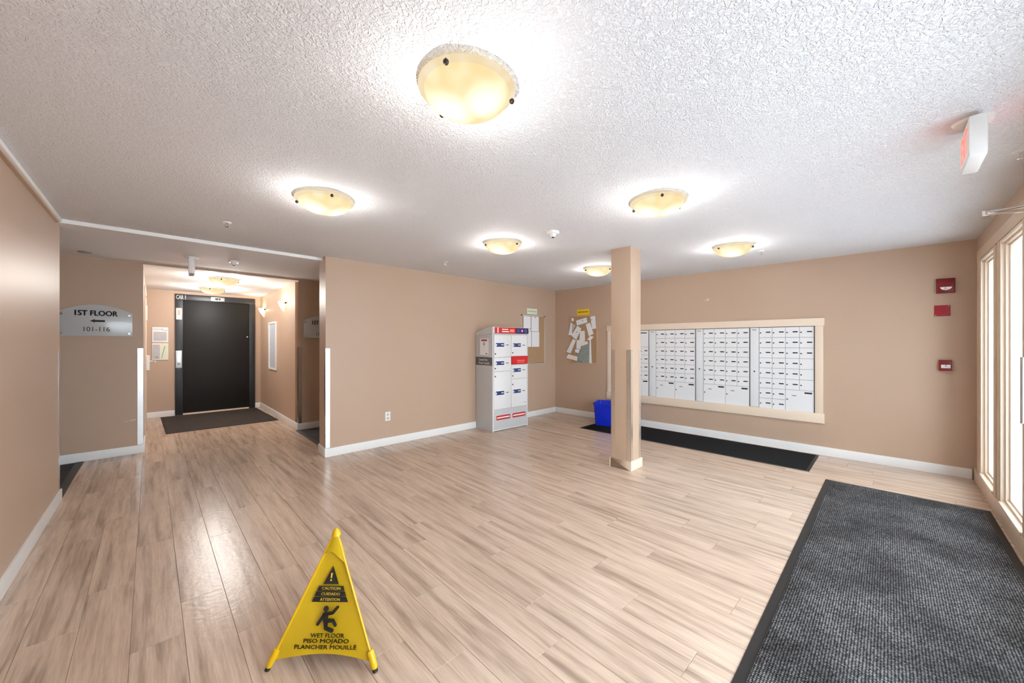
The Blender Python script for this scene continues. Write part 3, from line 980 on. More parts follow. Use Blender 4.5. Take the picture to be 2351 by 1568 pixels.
def detector(x, y, z, label):
    t = thing('smoke_detector', label, 'smoke detector', Matrix.Translation((x, y, z)), 'ceiling smoke detectors')
    MB().lathe([(0.0, -0.022), (0.048, -0.022), (0.056, -0.014), (0.058, 0.0), (0.0, 0.0)], 28).build('base', 'plastic_white', t, smooth=True)
    MB().lathe([(0.0, -0.052), (0.016, -0.052), (0.022, -0.048), (0.030, -0.026), (0.032, -0.022)], 24).build('sensor_cage', 'plastic_white', t, smooth=True)
    MB().lathe([(0.014, -0.0525), (0.014, -0.056), (0.009, -0.058), (0.0, -0.058)], 18).build('sensor_cap', 'black_metal', t, smooth=True)


detector(2.80, 2.25, H_CEIL, 'white smoke detector in the middle of the textured ceiling')
detector(0.87, 5.79, H_SOFFIT, 'white smoke detector on the smooth ceiling beside the hanging exit sign')


def sprinkler(x, y, z, label):
    t = thing('ceiling_sprinkler', label, 'sprinkler', Matrix.Translation((x, y, z)), 'ceiling sprinklers')
    MB().lathe([(0.0, -0.006), (0.030, -0.006), (0.036, 0.0), (0.0, 0.0)], 24).build('escutcheon', 'plastic_white', t, smooth=True)
    MB().lathe([(0.0, -0.016), (0.008, -0.016), (0.009, -0.006), (0.0, -0.006)], 12).build('nozzle', 'chrome', t, smooth=True)
    mb = MB().tube([(-0.009, 0, -0.010), (-0.011, 0, -0.025), (0, 0, -0.038)], 0.0025, 6).tube([(0.009, 0, -0.010), (0.011, 0, -0.025), (0, 0, -0.038)], 0.0025, 6)
    mb.build('yoke', 'chrome', t, smooth=True)
    MB().lathe([(0.0, -0.040), (0.014, -0.040), (0.014, -0.038), (0.0, -0.038)], 14).build('deflector', 'chrome', t)


sprinkler(0.566, 4.088, H_CEIL, 'sprinkler head left of the left dome light')
sprinkler(5.078, 1.033, H_CEIL, 'sprinkler head right of the dome light over the letter boxes')
sprinkler(2.855, 4.077, H_CEIL, 'small sprinkler head above the parcel locker wall')
sprinkler(3.45, -0.515, H_CEIL, 'sprinkler head cut by the right picture edge')
t = tag(MB(Matrix.Translation((-0.40, 6.39, H_SOFFIT))).lathe([(0.0, -0.010), (0.05, -0.010), (0.058, 0.0), (0.0, 0.0)], 28).build('sprinkler_cover', 'steel_satin', smooth=True), 'flat disc on the smooth ceiling above the 101-116 sign', 'sprinkler cover')

# ------------------------------------------------------------------ exit signs


def exit_sign(mx, ln, label):
    """box along local x, hung under a round canopy; faces on +y and -y"""
    t = thing('exit_sign', label, 'exit sign', mx, 'white hanging exit signs')
    h, th = 0.185, 0.027
    poly = [(-ln / 2, 0), (ln / 2, 0), (ln / 2, h), (-ln / 2, h)]
    MB(Matrix.Translation((0, 0, -0.025 - h))).plate(poly, -th, th).build('housing', 'plastic_white', t, bevel=0.006)
    MB().lathe([(0.0, -0.012), (0.062, -0.012), (0.070, 0.0), (0.0, 0.0)], 32).build('canopy', 'plastic_white', t, smooth=True)
    MB().cyl(0.015, -0.03, -0.01, 16).build('stem', 'plastic_white', t)
    for sg in (0, 180):
        f = MB(Matrix.Rotation(R(sg), 4, 'Z')).box(-ln / 2 + 0.012, ln / 2 - 0.012, -th - 0.0015, -th, -0.025 - h + 0.014, -0.039).build('face_plate', 'plastic_white', t)
        lettering('EXIT', -ln / 2 + 0.03, ln / 2 - 0.03, -0.025 - h + 0.035, -0.06, -th - 0.0015, 'exit_red', f, bold=0.03, mx=Matrix.Rotation(R(sg), 4, 'Z'))
    return t


exit_sign(Matrix.Translation((2.815, -0.285, H_CEIL)), 0.27, 'white exit sign with red letters at the upper right ceiling')
exit_sign(Matrix.Translation((0.475, 5.88, H_SOFFIT)) @ Matrix.Rotation(R(85.4), 4, 'Z'), 0.27, 'white exit sign seen edge-on in front of the elevator alcove')

# ------------------------------------------------------------------ letter box bank on the mail wall
t = setting('trim_8', 'cream timber frame around the letter boxes', wallm('M'))
MB().box(1.178, 4.202, -0.024, 0, 1.604, 1.70).build('top_rail', 'trim_cream', t, bevel=0.003)
MB().box(1.178, 4.202, -0.024, 0, 0.393, 0.513).build('bottom_rail', 'trim_cream', t, bevel=0.003)
MB().box(1.19, 1.258, -0.018, 0, 0.513, 1.604).build('stile', 'trim_cream', t, bevel=0.003)
MB().box(4.11, 4.19, -0.018, 0, 0.513, 1.604).build('stile', 'trim_cream', t, bevel=0.003)

UZ0, UZ1 = 0.514, 1.602
RH = (UZ1 - UZ0) / 8
_dm = {}


def box_door(parent, x0, x1, z0, z1, kind):
    g = 0.0016
    w_, h_ = x1 - x0 - 2 * g, z1 - z0 - 2 * g
    key = (round(w_, 3), round(h_, 3))
    if key not in _dm:
        me = MB().box(-w_ / 2, w_ / 2, -0.004, 0.004, -h_ / 2, h_ / 2).mesh('door', bevel=0.0015, segs=1)
        me.materials.append(MATS['metal_white'])
        _dm[key] = me
        if 'lock' not in _dm:
            a = MB(Matrix.Rotation(R(90), 4, 'X')).cyl(0.0085, 0.0, 0.004, 10).mesh('lock'); a.materials.append(MATS['black_metal']); _dm['lock'] = a
            a = MB().box(-0.026, 0.026, -0.0015, 0, -0.0075, 0.0075).mesh('name_tag'); a.materials.append(MATS['print_black']); _dm['tag'] = a
            a = MB().box(-0.038, 0.038, -0.0015, 0, -0.010, 0.010).mesh('number_plate'); a.materials.append(MATS['print_black']); _dm['plate'] = a
            a = MB().box(-0.024, 0.024, -0.001, 0, -0.006, 0.006).mesh('sticker'); a.materials.append(MATS['label_grey']); _dm['sticker'] = a
    d = bpy.data.objects.new('door', _dm[key]); COL.objects.link(d); d.parent = parent
    d.location = ((x0 + x1) / 2, -0.002, (z0 + z1) / 2)

    def put(nm, me, x, z):
        o = bpy.data.objects.new(nm, _dm[me]); COL.objects.link(o); o.parent = d
        o.location = (x, -0.004, z)
    if kind in ('small', 'blank'):
        put('lock', 'lock', -w_ / 2 + 0.016, -0.004)
        if kind == 'small':
            put('name_tag', 'tag', w_ / 2 - 0.042, 0.004)
    elif kind == 'large':
        put('lock', 'lock', -w_ / 2 + 0.018, 0.012)
        put('number_plate', 'plate', w_ / 2 - 0.055, h_ / 2 - 0.028)
        put('sticker', 'sticker', -w_ / 2 + 0.09, h_ / 2 - 0.07)
    return d


def mailbox_unit(x0, x1, pil, layout, label):
    """x0..x1 along the wall incl. pilaster of width pil on the left"""
    t = thing('mailbox_unit', label, 'mailbox', wallm('M', x0, 0), 'letter box units in the cream frame')
    w_ = x1 - x0
    MB().box(0.0, w_, 0.006, 0.12, UZ0, UZ1).build('case', 'gap_dark', t)
    p = MB().box(0.004, pil - 0.004, -0.010, 0.006, UZ0 + 0.002, UZ1 - 0.004).build('pilaster', 'metal_pilaster', t, bevel=0.003)
    MB(Matrix.Translation((pil * 0.5, -0.010, 1.0)) @ Matrix.Rotation(R(90), 4, 'X')).cyl(0.010, 0, 0.004, 12).build('lock', 'black_metal', p)
    MB().box(pil * 0.25, pil * 0.72, -0.011, -0.010, UZ1 - 0.038, UZ1 - 0.026).build('sticker', 'label_grey', p)
    cw = (w_ - pil - 0.006) / 4
    cx = lambda c: pil + c * cw
    rz = lambda r: UZ1 - 0.004 - r * RH
    for (c0, c1, r0, r1, kind) in layout:
        d = box_door(t, cx(c0), cx(c1), rz(r1), rz(r0), kind if kind != 'slot' else 'plain')
        if kind == 'slot':
            wd = cx(c1) - cx(c0)
            MB(Matrix.Translation((0, -0.004, RH - 0.04))).box(-wd / 2 + 0.03, wd / 2 - 0.03, -0.0015, 0, -0.008, 0.008).build('mail_slot', 'print_black', d)
    return t


G6 = [(c, c + 1, r, r + 1, 'small') for r in range(6) for c in range(4)] + [(0, 2, 6, 8, 'large'), (2, 4, 6, 8, 'large')]
G1 = [(c, c + 1, r, r + 1, 'small') for r in range(2) for c in range(2)] + [(2, 4, 0, 2, 'slot')] + \
     [(c, c + 1, r, r + 1, 'small') for r in range(2, 6) for c in range(4)] + [(0, 2, 6, 8, 'large'), (2, 4, 6, 8, 'large')]
G4 = [(c, c + 1, r, r + 1, 'small') for r in range(8) for c in range(2)] + [(2, 3, r, r + 1, 'small') for r in range(6)] + \
     [(3, 4, r, r + 1, 'small' if r < 3 else 'blank') for r in range(6)] + [(2, 4, 6, 8, 'large')]
mailbox_unit(1.262, 1.957, 0.11, G1, 'white letter box unit mostly hidden behind the column')
mailbox_unit(1.960, 2.690, 0.118, G6, 'white letter box unit just right of the column')
mailbox_unit(2.693, 3.402, 0.108, G6, 'white letter box unit third from the left, next to the last one')
mailbox_unit(3.405, 4.106, 0.108, G4, 'rightmost white letter box unit with three untagged doors')

# ------------------------------------------------------------------ fire alarm devices
t = thing('fire_alarm_strobe', 'dark red fire alarm horn with clear strobe lens, uppermost', 'fire alarm', wallm('M', 5.119, 1.912))
MB().box(0, 0.132, -0.016, 0, 0, 0.155).build('back_box', 'alarm_red', t, bevel=0.004)
MB().plate([(0.006, 0.006), (0.126, 0.006), (0.126, 0.135), (0.112, 0.149), (0.02, 0.149), (0.006, 0.135)], -0.045, -0.016).build('housing', 'alarm_red', t, bevel=0.006)
ln = MB(Matrix.Translation((0.066, -0.045, 0.062)) @ Matrix.Rotation(R(90), 4, 'X'))
pts = [(0.042 * math.cos(R(180 + 180 * i / 14)), 0.034 * math.sin(R(180 + 180 * i / 14))) for i in range(15)]
ln.prism(pts, 0.0, 0.014)
ln = ln.build('strobe_lens', 'strobe_lens', t, bevel=0.003)
MB(Matrix.Translation((0.066, -0.059, 0.05))).box(-0.012, 0.0, -0.001, 0.0, -0.006, 0.006).box(-0.02, 0.022, -0.001, 0, -0.014, -0.010).build('reflector', 'label_grey', ln)
t = thing('blank_cover_plate', 'flat bright red cover plate below the fire alarm horn', 'cover plate', wallm('M', 5.106, 1.673))
MB().box(0, 0.112, -0.008, 0, 0, 0.114).build('plate', 'alarm_red_bright', t, bevel=0.002)
for x, z in ((0.010, 0.010), (0.102, 0.104)):
    MB(Matrix.Translation((x, -0.008, z)) @ Matrix.Rotation(R(90), 4, 'X')).cyl(0.004, 0, 0.002, 10).build('screw', 'steel', t)
t = thing('fire_pull_station', 'small red pull station with a white label, lowest', 'pull station', wallm('M', 5.137, 1.095))
MB().box(0, 0.092, -0.035, 0, 0, 0.115).build('housing', 'alarm_red', t, bevel=0.006)
pb = MB().box(0.014, 0.080, -0.042, -0.035, 0.03, 0.066).build('pull_bar', 'plastic_white', t, bevel=0.003)
MB(Matrix.Translation((0.047, -0.042, 0.055)) @ Matrix.Rotation(R(90), 4, 'X')).cyl(0.005, 0, 0.001, 10).build('print', 'print_black', pb)
MB().box(0.024, 0.07, -0.0426, -0.042, 0.044, 0.047).build('print', 'label_grey', pb)

# small pale mark laid on the mail wall
t = tag(MB(wallm('M', 2.80, 2.03)).plate([(0, -0.005), (0.05, 0.004), (0.075, 0.034), (0.07, 0.002), (0.085, -0.02), (0.06, -0.008)], -0.0012, 0).build('pale_mark', 'trim_cream'), 'small pale mark on the wall above the letter boxes', 'pale mark')

t = tag(MB(wallm('S', 2.905, 0.41)).plate([(0, 0), (0.035, 0.006), (0.035, 0.010), (0, 0.006)], -0.0012, 0).plate([(0.045, 0.006), (0.10, 0.016), (0.10, 0.026), (0.045, 0.014)], -0.0012, 0).build('pale_mark', 'trim_cream'), 'short painted reflection beside the steel guard under the 101-116 sign', 'pale mark')  # pale slivers imitating a reflection of light on the sign wall

# ------------------------------------------------------------------ outlet
t = thing('power_outlet', 'white duplex power outlet low on the locker wall', 'outlet', wallm('C', 0.757, 0.331))
MB().box(0, 0.075, -0.007, 0, 0, 0.122).build('cover_plate', 'plastic_white', t, bevel=0.003)
for z in (0.036, 0.086):
    s_ = MB(Matrix.Translation((0.0375, -0.007, z)) @ Matrix.Rotation(R(90), 4, 'X')).cyl(0.016, 0, 0.003, 18).build('socket', 'plastic_grey', t)
    MB(Matrix.Translation((0.0375, -0.010, z))).box(-0.008, -0.005, -0.0006, 0, -0.004, 0.006).box(0.005, 0.008, -0.0006, 0, -0.004, 0.006).box(-0.002, 0.002, -0.0006, 0, -0.012, -0.008).build('slots', 'print_black', s_)

# ------------------------------------------------------------------ parcel locker
LM = Matrix.Translation((3.925, 4.348, 0)) @ Matrix.Rotation(R(-3.2), 4, 'Z')
t = thing('parcel_locker', 'tall white and grey parcel locker against the tan wall', 'parcel locker', LM)
LW, LD, LH = 0.757, 0.44, 1.643
mb = MB(Matrix.Rotation(R(90), 4, 'Z'))
# body: the top slopes down to the back; profile in (depth, z)
prof = [(0.012, 0.0), (LD, 0.0), (LD, 1.505), (0.012, 1.535)]
body = MB()
body._add([(0.0, y, z) for y, z in prof] + [(LW, y, z) for y, z in prof],
          [(3, 2, 1, 0), (4, 5, 6, 7), (0, 1, 5, 4), (1, 2, 6, 5), (2, 3, 7, 6), (3, 0, 4, 7)])
body.build('cabinet_body', 'locker_side', t, bevel=0.004)
prof = [(-0.004, 1.537), (0.012, 1.537), (LD, 1.507), (LD, 1.565), (0.10, LH), (-0.004, LH)]
cap = MB()
k = len(prof)
cap._add([(-0.003, y, z) for y, z in prof] + [(LW + 0.003, y, z) for y, z in prof],
         [tuple(range(k - 1, -1, -1)), tuple(range(k, 2 * k))] + [(i, (i + 1) % k, (i + 1) % k + k, i + k) for i in range(k)])
cap.build('sloping_cap', 'locker_side_cap', t, bevel=0.004)
fr = MB().box(0.0, 0.022, 0.0, 0.012, 0.0, 1.535).box(LW - 0.022, LW, 0.0, 0.012, 0.0, 1.535).box(0.022, LW - 0.022, 0.0, 0.012, 1.517, 1.535)
fr.box(0.022, LW - 0.022, 0.0, 0.012, 0.0, 0.03).box(LW / 2 - 0.006, LW / 2 + 0.006, 0.002, 0.012, 0.345, 1.517).build('front_frame', 'locker_front', t, bevel=0.002)
kp = MB().box(0.024, LW - 0.024, 0.002, 0.012, 0.031, 0.343).build('kick_panel', 'locker_kick', t, bevel=0.002)
kp['label'] = 'grey lower panel with red stripes'
s_ = MB().box(0.075, 0.365, 0.0008, 0.002, 0.175, 0.245).build('red_stripe', 'red_stripe', kp)
MB().box(0.09, 0.35, 0.0, 0.0008, 0.20, 0.22).build('stripe_print', 'paper_warm', kp)
s_ = MB().box(0.415, 0.705, 0.0008, 0.002, 0.175, 0.245).build('red_stripe', 'red_stripe', kp)
MB().box(0.43, 0.69, 0.0, 0.0008, 0.20, 0.22).build('stripe_print', 'paper_warm', kp)
c0, c1, c2, c3 = 0.024, LW / 2 - 0.009, LW / 2 + 0.009, LW - 0.024
LDOORS = [(c0, c1, 1.165, 1.515, 1.36, 1.22), (c0, c1, 0.943, 1.161, 1.072, 0.99), (c0, c1, 0.346, 0.939, 0.60, 0.865),
          (c2, c3, 1.175, 1.515, 1.355, 1.23), (c2, c3, 0.806, 1.035, 0.945, 0.855), (c2, c3, 0.346, 0.802, 0.60, 0.715)]
for i, (x0, x1, z0, z1, zl, zk) in enumerate(LDOORS):
    d = MB().box(x0, x1, -0.004, 0.012, z0 + 0.002, z1 - 0.002).build('locker_door', 'locker_front', t, bevel=0.002)
    lb = MB().box(x0 + 0.035, x0 + 0.205, -0.0052, -0.004, zl - 0.029, zl + 0.029).build('blue_label', 'navy', d)
    MB().box(x0 + 0.039, x0 + 0.058, -0.0060, -0.004, zl - 0.02, zl + 0.014).build('number_print', 'paper', d)
    MB().box(x0 + 0.07, x0 + 0.13, -0.0060, -0.004, zl - 0.008, zl + 0.01).build('label_print', 'navy_mid', d)
    MB().box(x0 + 0.145, x0 + 0.195, -0.0060, -0.004, zl - 0.006, zl + 0.008).build('label_print', 'paper', d)
    MB().box(x0 + 0.245, x0 + 0.30, -0.0056, -0.004, zl - 0.007, zl + 0.003).build('label_print', 'print_black', d)
    MB(Matrix.Translation((x0 + 0.024, -0.004, zk)) @ Matrix.Rotation(R(90), 4, 'X')).cyl(0.011, 0, 0.005, 14).build('lock', 'black_metal', d)
sl = MB().box(c2, c3 + 0.008, -0.020, 0.012, 1.045, 1.162).build('deposit_slot', 'red', t, bevel=0.005)
sl['label'] = 'bright red key return box'
MB().box(c2 - 0.004, c3 + 0.014, -0.030, 0.0, 1.162, 1.174).build('slot_hood', 'red', sl, bevel=0.003)
MB().box(c2 + 0.11, c3 - 0.07, -0.0212, -0.020, 1.098, 1.11).box(c2 + 0.11, c3 - 0.07, -0.0212, -0.020, 1.07, 1.08).build('slot_print', 'salmon_print', sl)
bn = MB().box(0.035, LW + 0.006, -0.012, -0.004, 1.543, 1.636).build('banner', 'red', t, bevel=0.002)
MB().box(0.47, LW + 0.0062, -0.0128, -0.012, 1.544, 1.635).build('banner_end', 'purple', bn)
MB().box(0.085, 0.105, -0.0132, -0.012, 1.55, 1.63).build('banner_print', 'paper_warm', bn)
MB().box(0.18, 0.31, -0.0132, -0.012, 1.598, 1.615).box(0.18, 0.325, -0.0132, -0.012, 1.563, 1.58).build('banner_print', 'paper_warm', bn)
MB().box(0.345, 0.44, -0.0132, -0.012, 1.565, 1.612).build('banner_print', 'salmon_print', bn)
for x, mt in ((0.53, 'navy_mid'), (0.615, 'pink_print'), (0.695, 'navy_mid')):
    MB(Matrix.Translation((x, -0.0128, 1.59)) @ Matrix.Rotation(R(90), 4, 'X')).cyl(0.03 if mt == 'navy_mid' else 0.02, 0, 0.001, 20).build('emblem', mt, bn)
MB().box(0.66, 0.72, -0.0052, -0.004, 0.40, 0.408).build('maker_print', 'label_grey', t)
# left side: dark band with lettering, notice with a red head. frame: x towards the front, y into the cabinet
SM = Matrix.Rotation(R(-90), 4, 'Z')       # local x -> -y world-local (front), y -> +x
sb = MB(SM).box(-LD, -0.012, -0.002, 0, 1.035, 1.165).build('side_band', 'band_dark', t)
lettering('Canada Post', -LD + 0.08, -0.13, 1.108, 1.143, -0.002, 'paper', sb, bold=0.01, mx=SM)
lettering('Postes Canada', -LD + 0.08, -0.085, 1.055, 1.09, -0.002, 'paper', sb, bold=0.01, mx=SM)
nt = MB(SM).box(-LD + 0.12, -0.11, -0.003, 0, 1.20, 1.46).build('side_notice', 'paper', t)
MB(SM).box(-LD + 0.15, -0.14, -0.0038, -0.003, 1.42, 1.446).build('notice_head', 'red_dark', nt)
lettering('0', -LD + 0.20, -0.195, 1.35, 1.402, -0.003, 'print_black', nt, bold=0.0, mx=SM)
MB(SM).box(-LD + 0.17, -0.17, -0.0036, -0.003, 1.315, 1.32).box(-LD + 0.18, -0.18, -0.0036, -0.003, 1.272, 1.276).build('notice_lines', 'plastic_grey', nt)
MB(SM).box(-0.175, -0.135, -0.0036, -0.003, 1.215, 1.228).build('notice_mark', 'print_black', nt)

# ------------------------------------------------------------------ notice boards
t = thing('notice_board', 'cork notice board in a silver frame behind the parcel locker', 'notice board', wallm('C', 3.377, 0.994))
BW, BHt = 0.66, 0.922
MB().box(0.01, BW - 0.01, -0.008, 0, 0.01, BHt - 0.01).build('cork_panel', 'cork', t)
mb = MB().box(0.02, BW - 0.02, -0.016, 0, 0, 0.02).box(0.02, BW - 0.02, -0.016, 0, BHt - 0.02, BHt).box(0, 0.02, -0.016, 0, 0.02, BHt - 0.02).box(BW - 0.02, BW, -0.016, 0, 0.02, BHt - 0.02)
mb.build('frame', 'alu', t, bevel=0.002)
for x in (0, BW):
    for z in (0, BHt):
        sx, sz = (1 if x == 0 else -1), (1 if z == 0 else -1)
        c = MB().box(*sorted((x, x + sx * 0.024)), -0.018, 0, *sorted((z, z + sz * 0.024))).build('corner_cap', 'black_metal' if z else 'plastic_grey', t, bevel=0.004)


def sheet(w, pts, off, material, label, group, pin=None, cat='paper', name='paper_sheet'):
    """a paper pinned to a wall: quad in wall coordinates (s, z)"""
    cx_ = sum(p[0] for p in pts) / len(pts); cz = sum(p[1] for p in pts) / len(pts)
    mx = wallm(w, cx_, cz, off)
    o = MB().plate([(p[0] - cx_, p[1] - cz) for p in pts], -0.0008, 0.0).build(name, material)
    o.matrix_world = mx
    tag(o, label, cat, group)
    if pin:
        MB(Matrix.Translation((pin[0] - cx_, -0.0008, pin[1] - cz)) @ Matrix.Rotation(R(90), 4, 'X')).lathe([(0.0, 0.012), (0.008, 0.012), (0.007, 0.006), (0.004, 0.004), (0.004, 0.0)], 10).build('push_pin', 'bronze', o, smooth=True)
    return o


q = lambda s0, s1, z0, z1: [(s0, z0), (s1, z0), (s1, z1), (s0, z1)]
GP = 'white sheets on the silver framed board'
sheet('C', q(3.437, 3.629, 1.612, 1.889), 0.0085, 'paper', 'upper left white sheet on the silver framed board', GP, (3.60, 1.66))
sheet('C', q(3.649, 3.856, 1.614, 1.892), 0.0085, 'paper', 'upper right white sheet on the silver framed board', GP, (3.75, 1.875))
sheet('C', q(3.437, 3.644, 1.319, 1.604), 0.0085, 'paper', 'lower left white sheet on the board, partly behind the parcel locker', GP)
sheet('C', q(3.661, 3.870, 1.318, 1.606), 0.0085, 'paper', 'lower right white sheet on the silver framed board', GP)
o = sheet('C', q(3.539, 3.82, 1.934, 2.042), 0.0, 'paper_green', 'pale green card on the wall above the silver framed board', None, None, 'card', 'wall_card')
MB().box(-0.12, 0.12, -0.0014, -0.0008, -0.006, 0.004).build('printed_line', 'green_line', o)

t = thing('notice_board', 'oak framed cork board crowded with pinned papers', 'notice board', wallm('M', 0.36, 0.994))
BW, BHt = 0.622, 0.926
MB().box(0.01, BW - 0.01, -0.008, 0, 0.01, BHt - 0.01).build('cork_panel', 'cork', t)
mb = MB().box(0.0, BW, -0.014, 0, 0, 0.022).box(0.0, BW, -0.014, 0, BHt - 0.022, BHt).box(0, 0.022, -0.014, 0, 0.022, BHt - 0.022).box(BW - 0.022, BW, -0.014, 0, 0.022, BHt - 0.022)
mb.build('frame', 'oak', t, bevel=0.002)
GM = 'papers pinned to the oak framed board'
P = [
    ([(0.51, 1.82), (0.746, 1.869), (0.766, 1.776), (0.53, 1.725)], 'paper', 'wide tilted card pinned at the top centre of the oak board', (0.665, 1.815)),
    ([(0.834, 1.885), (0.944, 1.892), (0.958, 1.658), (0.872, 1.648)], 'paper', 'upright slip at the top right corner of the oak board', (0.87, 1.82)),
    ([(0.731, 1.744), (0.824, 1.77), (0.901, 1.561), (0.8, 1.517)], 'paper', 'slanting slip right of centre on the oak board', None),
    ([(0.395, 1.786), (0.421, 1.776), (0.426, 1.543), (0.337, 1.545)], 'paper', 'narrow sheet hanging over the upper left edge of the oak board', None),
    ([(0.405, 1.876), (0.463, 1.869), (0.458, 1.814), (0.411, 1.811)], 'paper_warm', 'tiny pinkish note in the top left corner of the oak board', None),
    ([(0.421, 1.776), (0.504, 1.73), (0.432, 1.612), (0.426, 1.681)], 'paper_grey', 'grey leaf tucked beside the hanging left sheet of the oak board', None),
    ([(0.545, 1.721), (0.637, 1.663), (0.52, 1.448), (0.4, 1.535)], 'paper', 'large leaning sheet left of centre on the oak board', (0.535, 1.60)),
    ([(0.606, 1.617), (0.711, 1.623), (0.721, 1.438), (0.586, 1.388)], 'paper', 'upright sheet in the middle of the oak board', None),
    ([(0.556, 1.286), (0.66, 1.40), (0.805, 1.40), (0.805, 1.022), (0.484, 1.019)], 'paper_print', 'grey green printed picture at the bottom of the oak board', (0.632, 1.035)),
    ([(0.525, 1.448), (0.647, 1.447), (0.617, 1.278), (0.515, 1.285)], 'paper', 'sheet hanging just below the leaning sheet on the oak board', (0.632, 1.315)),
    ([(0.814, 1.446), (0.843, 1.446), (0.863, 1.016), (0.809, 1.006)], 'paper', 'long thin strip hanging right of the printed picture', None),
    ([(0.761, 1.446), (0.824, 1.521), (0.906, 1.507), (0.843, 1.446)], 'paper', 'small folded slip above the long thin strip', None),
    ([(0.617, 1.439), (0.785, 1.413), (0.775, 1.371), (0.627, 1.329)], 'paper_warm', 'crumpled note over the top of the printed picture', None),
    ([(0.494, 1.268), (0.596, 1.278), (0.576, 1.197), (0.489, 1.212)], 'paper', 'small square note on the left of the printed picture', None),
    ([(0.447, 1.474), (0.515, 1.439), (0.395, 1.189), (0.289, 1.213)], 'paper', 'leaning sheet sticking out over the lower left frame of the oak board', None),
    ([(0.331, 1.175), (0.556, 1.128), (0.54, 1.047), (0.289, 1.095)], 'paper_warm', 'lowest card sticking out at the bottom left of the oak board', None),
]
for i, (pts, mt, lab, pin) in enumerate(P):
    over = min(p[0] for p in pts) < 0.39
    sheet('M', pts, (0.0145 if over or i == 1 else 0.0085) + 0.0012 * (i % 8), mt, lab, GM, pin)
o = sheet('M', q(0.528, 0.802, 1.923, 2.031), 0.0, 'yellow_card', 'bright yellow card on the wall above the oak board', None, None, 'card', 'wall_card')
MB().box(-0.118, 0.112, -0.0014, -0.0008, -0.006, 0.010).build('printed_line', 'ochre_print', o)

# ------------------------------------------------------------------ mats


def floor_mat(x0, x1, y0, y1, border, pile, label, h=0.007, name='floor_mat'):
    t = thing(name, label, 'mat', Matrix.Translation(((x0 + x1) / 2, (y0 + y1) / 2, 0)))
    w_, d_ = (x1 - x0) / 2, (y1 - y0) / 2
    MB().box(-w_, w_, -d_, d_, 0.0005, 0.0035).build('rubber_border', 'rubber', t, bevel=0.001)
    MB().box(-w_ + border, w_ - border, -d_ + border, d_ - border, 0.0035, h).build('pile', pile, t, bevel=0.0015)
    return t


floor_mat(1.05, 4.972, -0.592, 0.455, 0.045, 'entrance_weave', 'large dark woven entrance mat in the right foreground', 0.009)
floor_mat(5.14, 5.975, 0.607, 3.584, 0.03, 'mail_mat', 'long black mat under the letter boxes', 0.007)
floor_mat(0.33, 1.835, 7.775, 9.60, 0.02, 'elev_mat', 'dark brown-grey mat in front of the elevator', 0.006)

# ------------------------------------------------------------------ blue box on the mail mat
BA = math.atan2(-0.27, 0.085)
BM = Matrix.Translation((5.487, 3.505, 0.0072)) @ Matrix.Rotation(BA, 4, 'Z')   # x along the front, y towards the wall
t = thing('recycling_bin', 'blue plastic recycling box behind the column', 'recycling bin', BM)


def rrect(x0, x1, y0, y1, r, k=4):
    pts = []
    for cx_, cy_, a0 in ((x1 - r, y0 + r, -90), (x1 - r, y1 - r, 0), (x0 + r, y1 - r, 90), (x0 + r, y0 + r, 180)):
        for i in range(k + 1):
            a = R(a0 + 90 * i / k)
            pts.append((cx_ + r * math.cos(a), cy_ + r * math.sin(a)))
    return pts


bw, bd, bh = 0.38, 0.36, 0.375
rings = [(0.0, 0.0), (0.022, bh - 0.035), (0.022, bh - 0.035), (0.030, bh - 0.033), (0.032, bh), (0.024, bh), (0.018, bh - 0.02), (-0.004, 0.006)]
vs, fs = [], []
for g, z in rings:
    vs += [(x, y, z) for x, y in rrect(-g, bw + g, -g, bd + g, 0.03)]
k = 20
for i in range(len(rings) - 1):
    for j_ in range(k):
        fs.append((i * k + j_, i * k + (j_ + 1) % k, (i + 1) * k + (j_ + 1) % k, (i + 1) * k + j_))
fs.append(tuple(range(k - 1, -1, -1)))
fs.append(tuple(range((len(rings) - 1) * k, len(rings) * k)))
MB()._add(vs, fs).build('tub', 'bin_blue', t, smooth=True, angle=40)
MB().tube([(0.10, -0.036, bh - 0.05), (0.12, -0.042, bh - 0.07), (0.26, -0.042, bh - 0.07), (0.28, -0.036, bh - 0.05)], 0.007).build('handle_rib', 'bin_blue', t, smooth=True)

# ------------------------------------------------------------------ wet floor sign (pop-up three-sided cone)
A, B_ = Vector((0.393, 1.862, 0)), Vector((0.717, 1.528, 0))
ex = (B_ - A).normalized()
mid = (A + B_) / 2
back = Vector((-ex.y, ex.x, 0))
SIDE = (B_ - A).length
cen = mid + back * (SIDE * math.sqrt(3) / 6)
APEX = 0.532
wm = Matrix.Translation(cen) @ Matrix.Rotation(math.atan2(ex.y, ex.x), 4, 'Z')
t = thing('wet_floor_sign', 'yellow pop-up wet floor cone standing in the left foreground', 'wet floor sign', wm)
inr = SIDE * math.sqrt(3) / 6
slant = math.hypot(inr, APEX)
tilt = math.atan2(inr, APEX)
FEET = [Vector((-SIDE / 2, -inr, 0)), Vector((SIDE / 2, -inr, 0)), Vector((0, -inr + 0.31, 0))]
apex = Vector((0, 0, APEX))


def panel_m():
    """frame of the front panel: x across, z up the slanted face, y into the cone"""
    return Matrix.Translation((0, -inr, 0)) @ Matrix.Rotation(-tilt, 4, 'X')


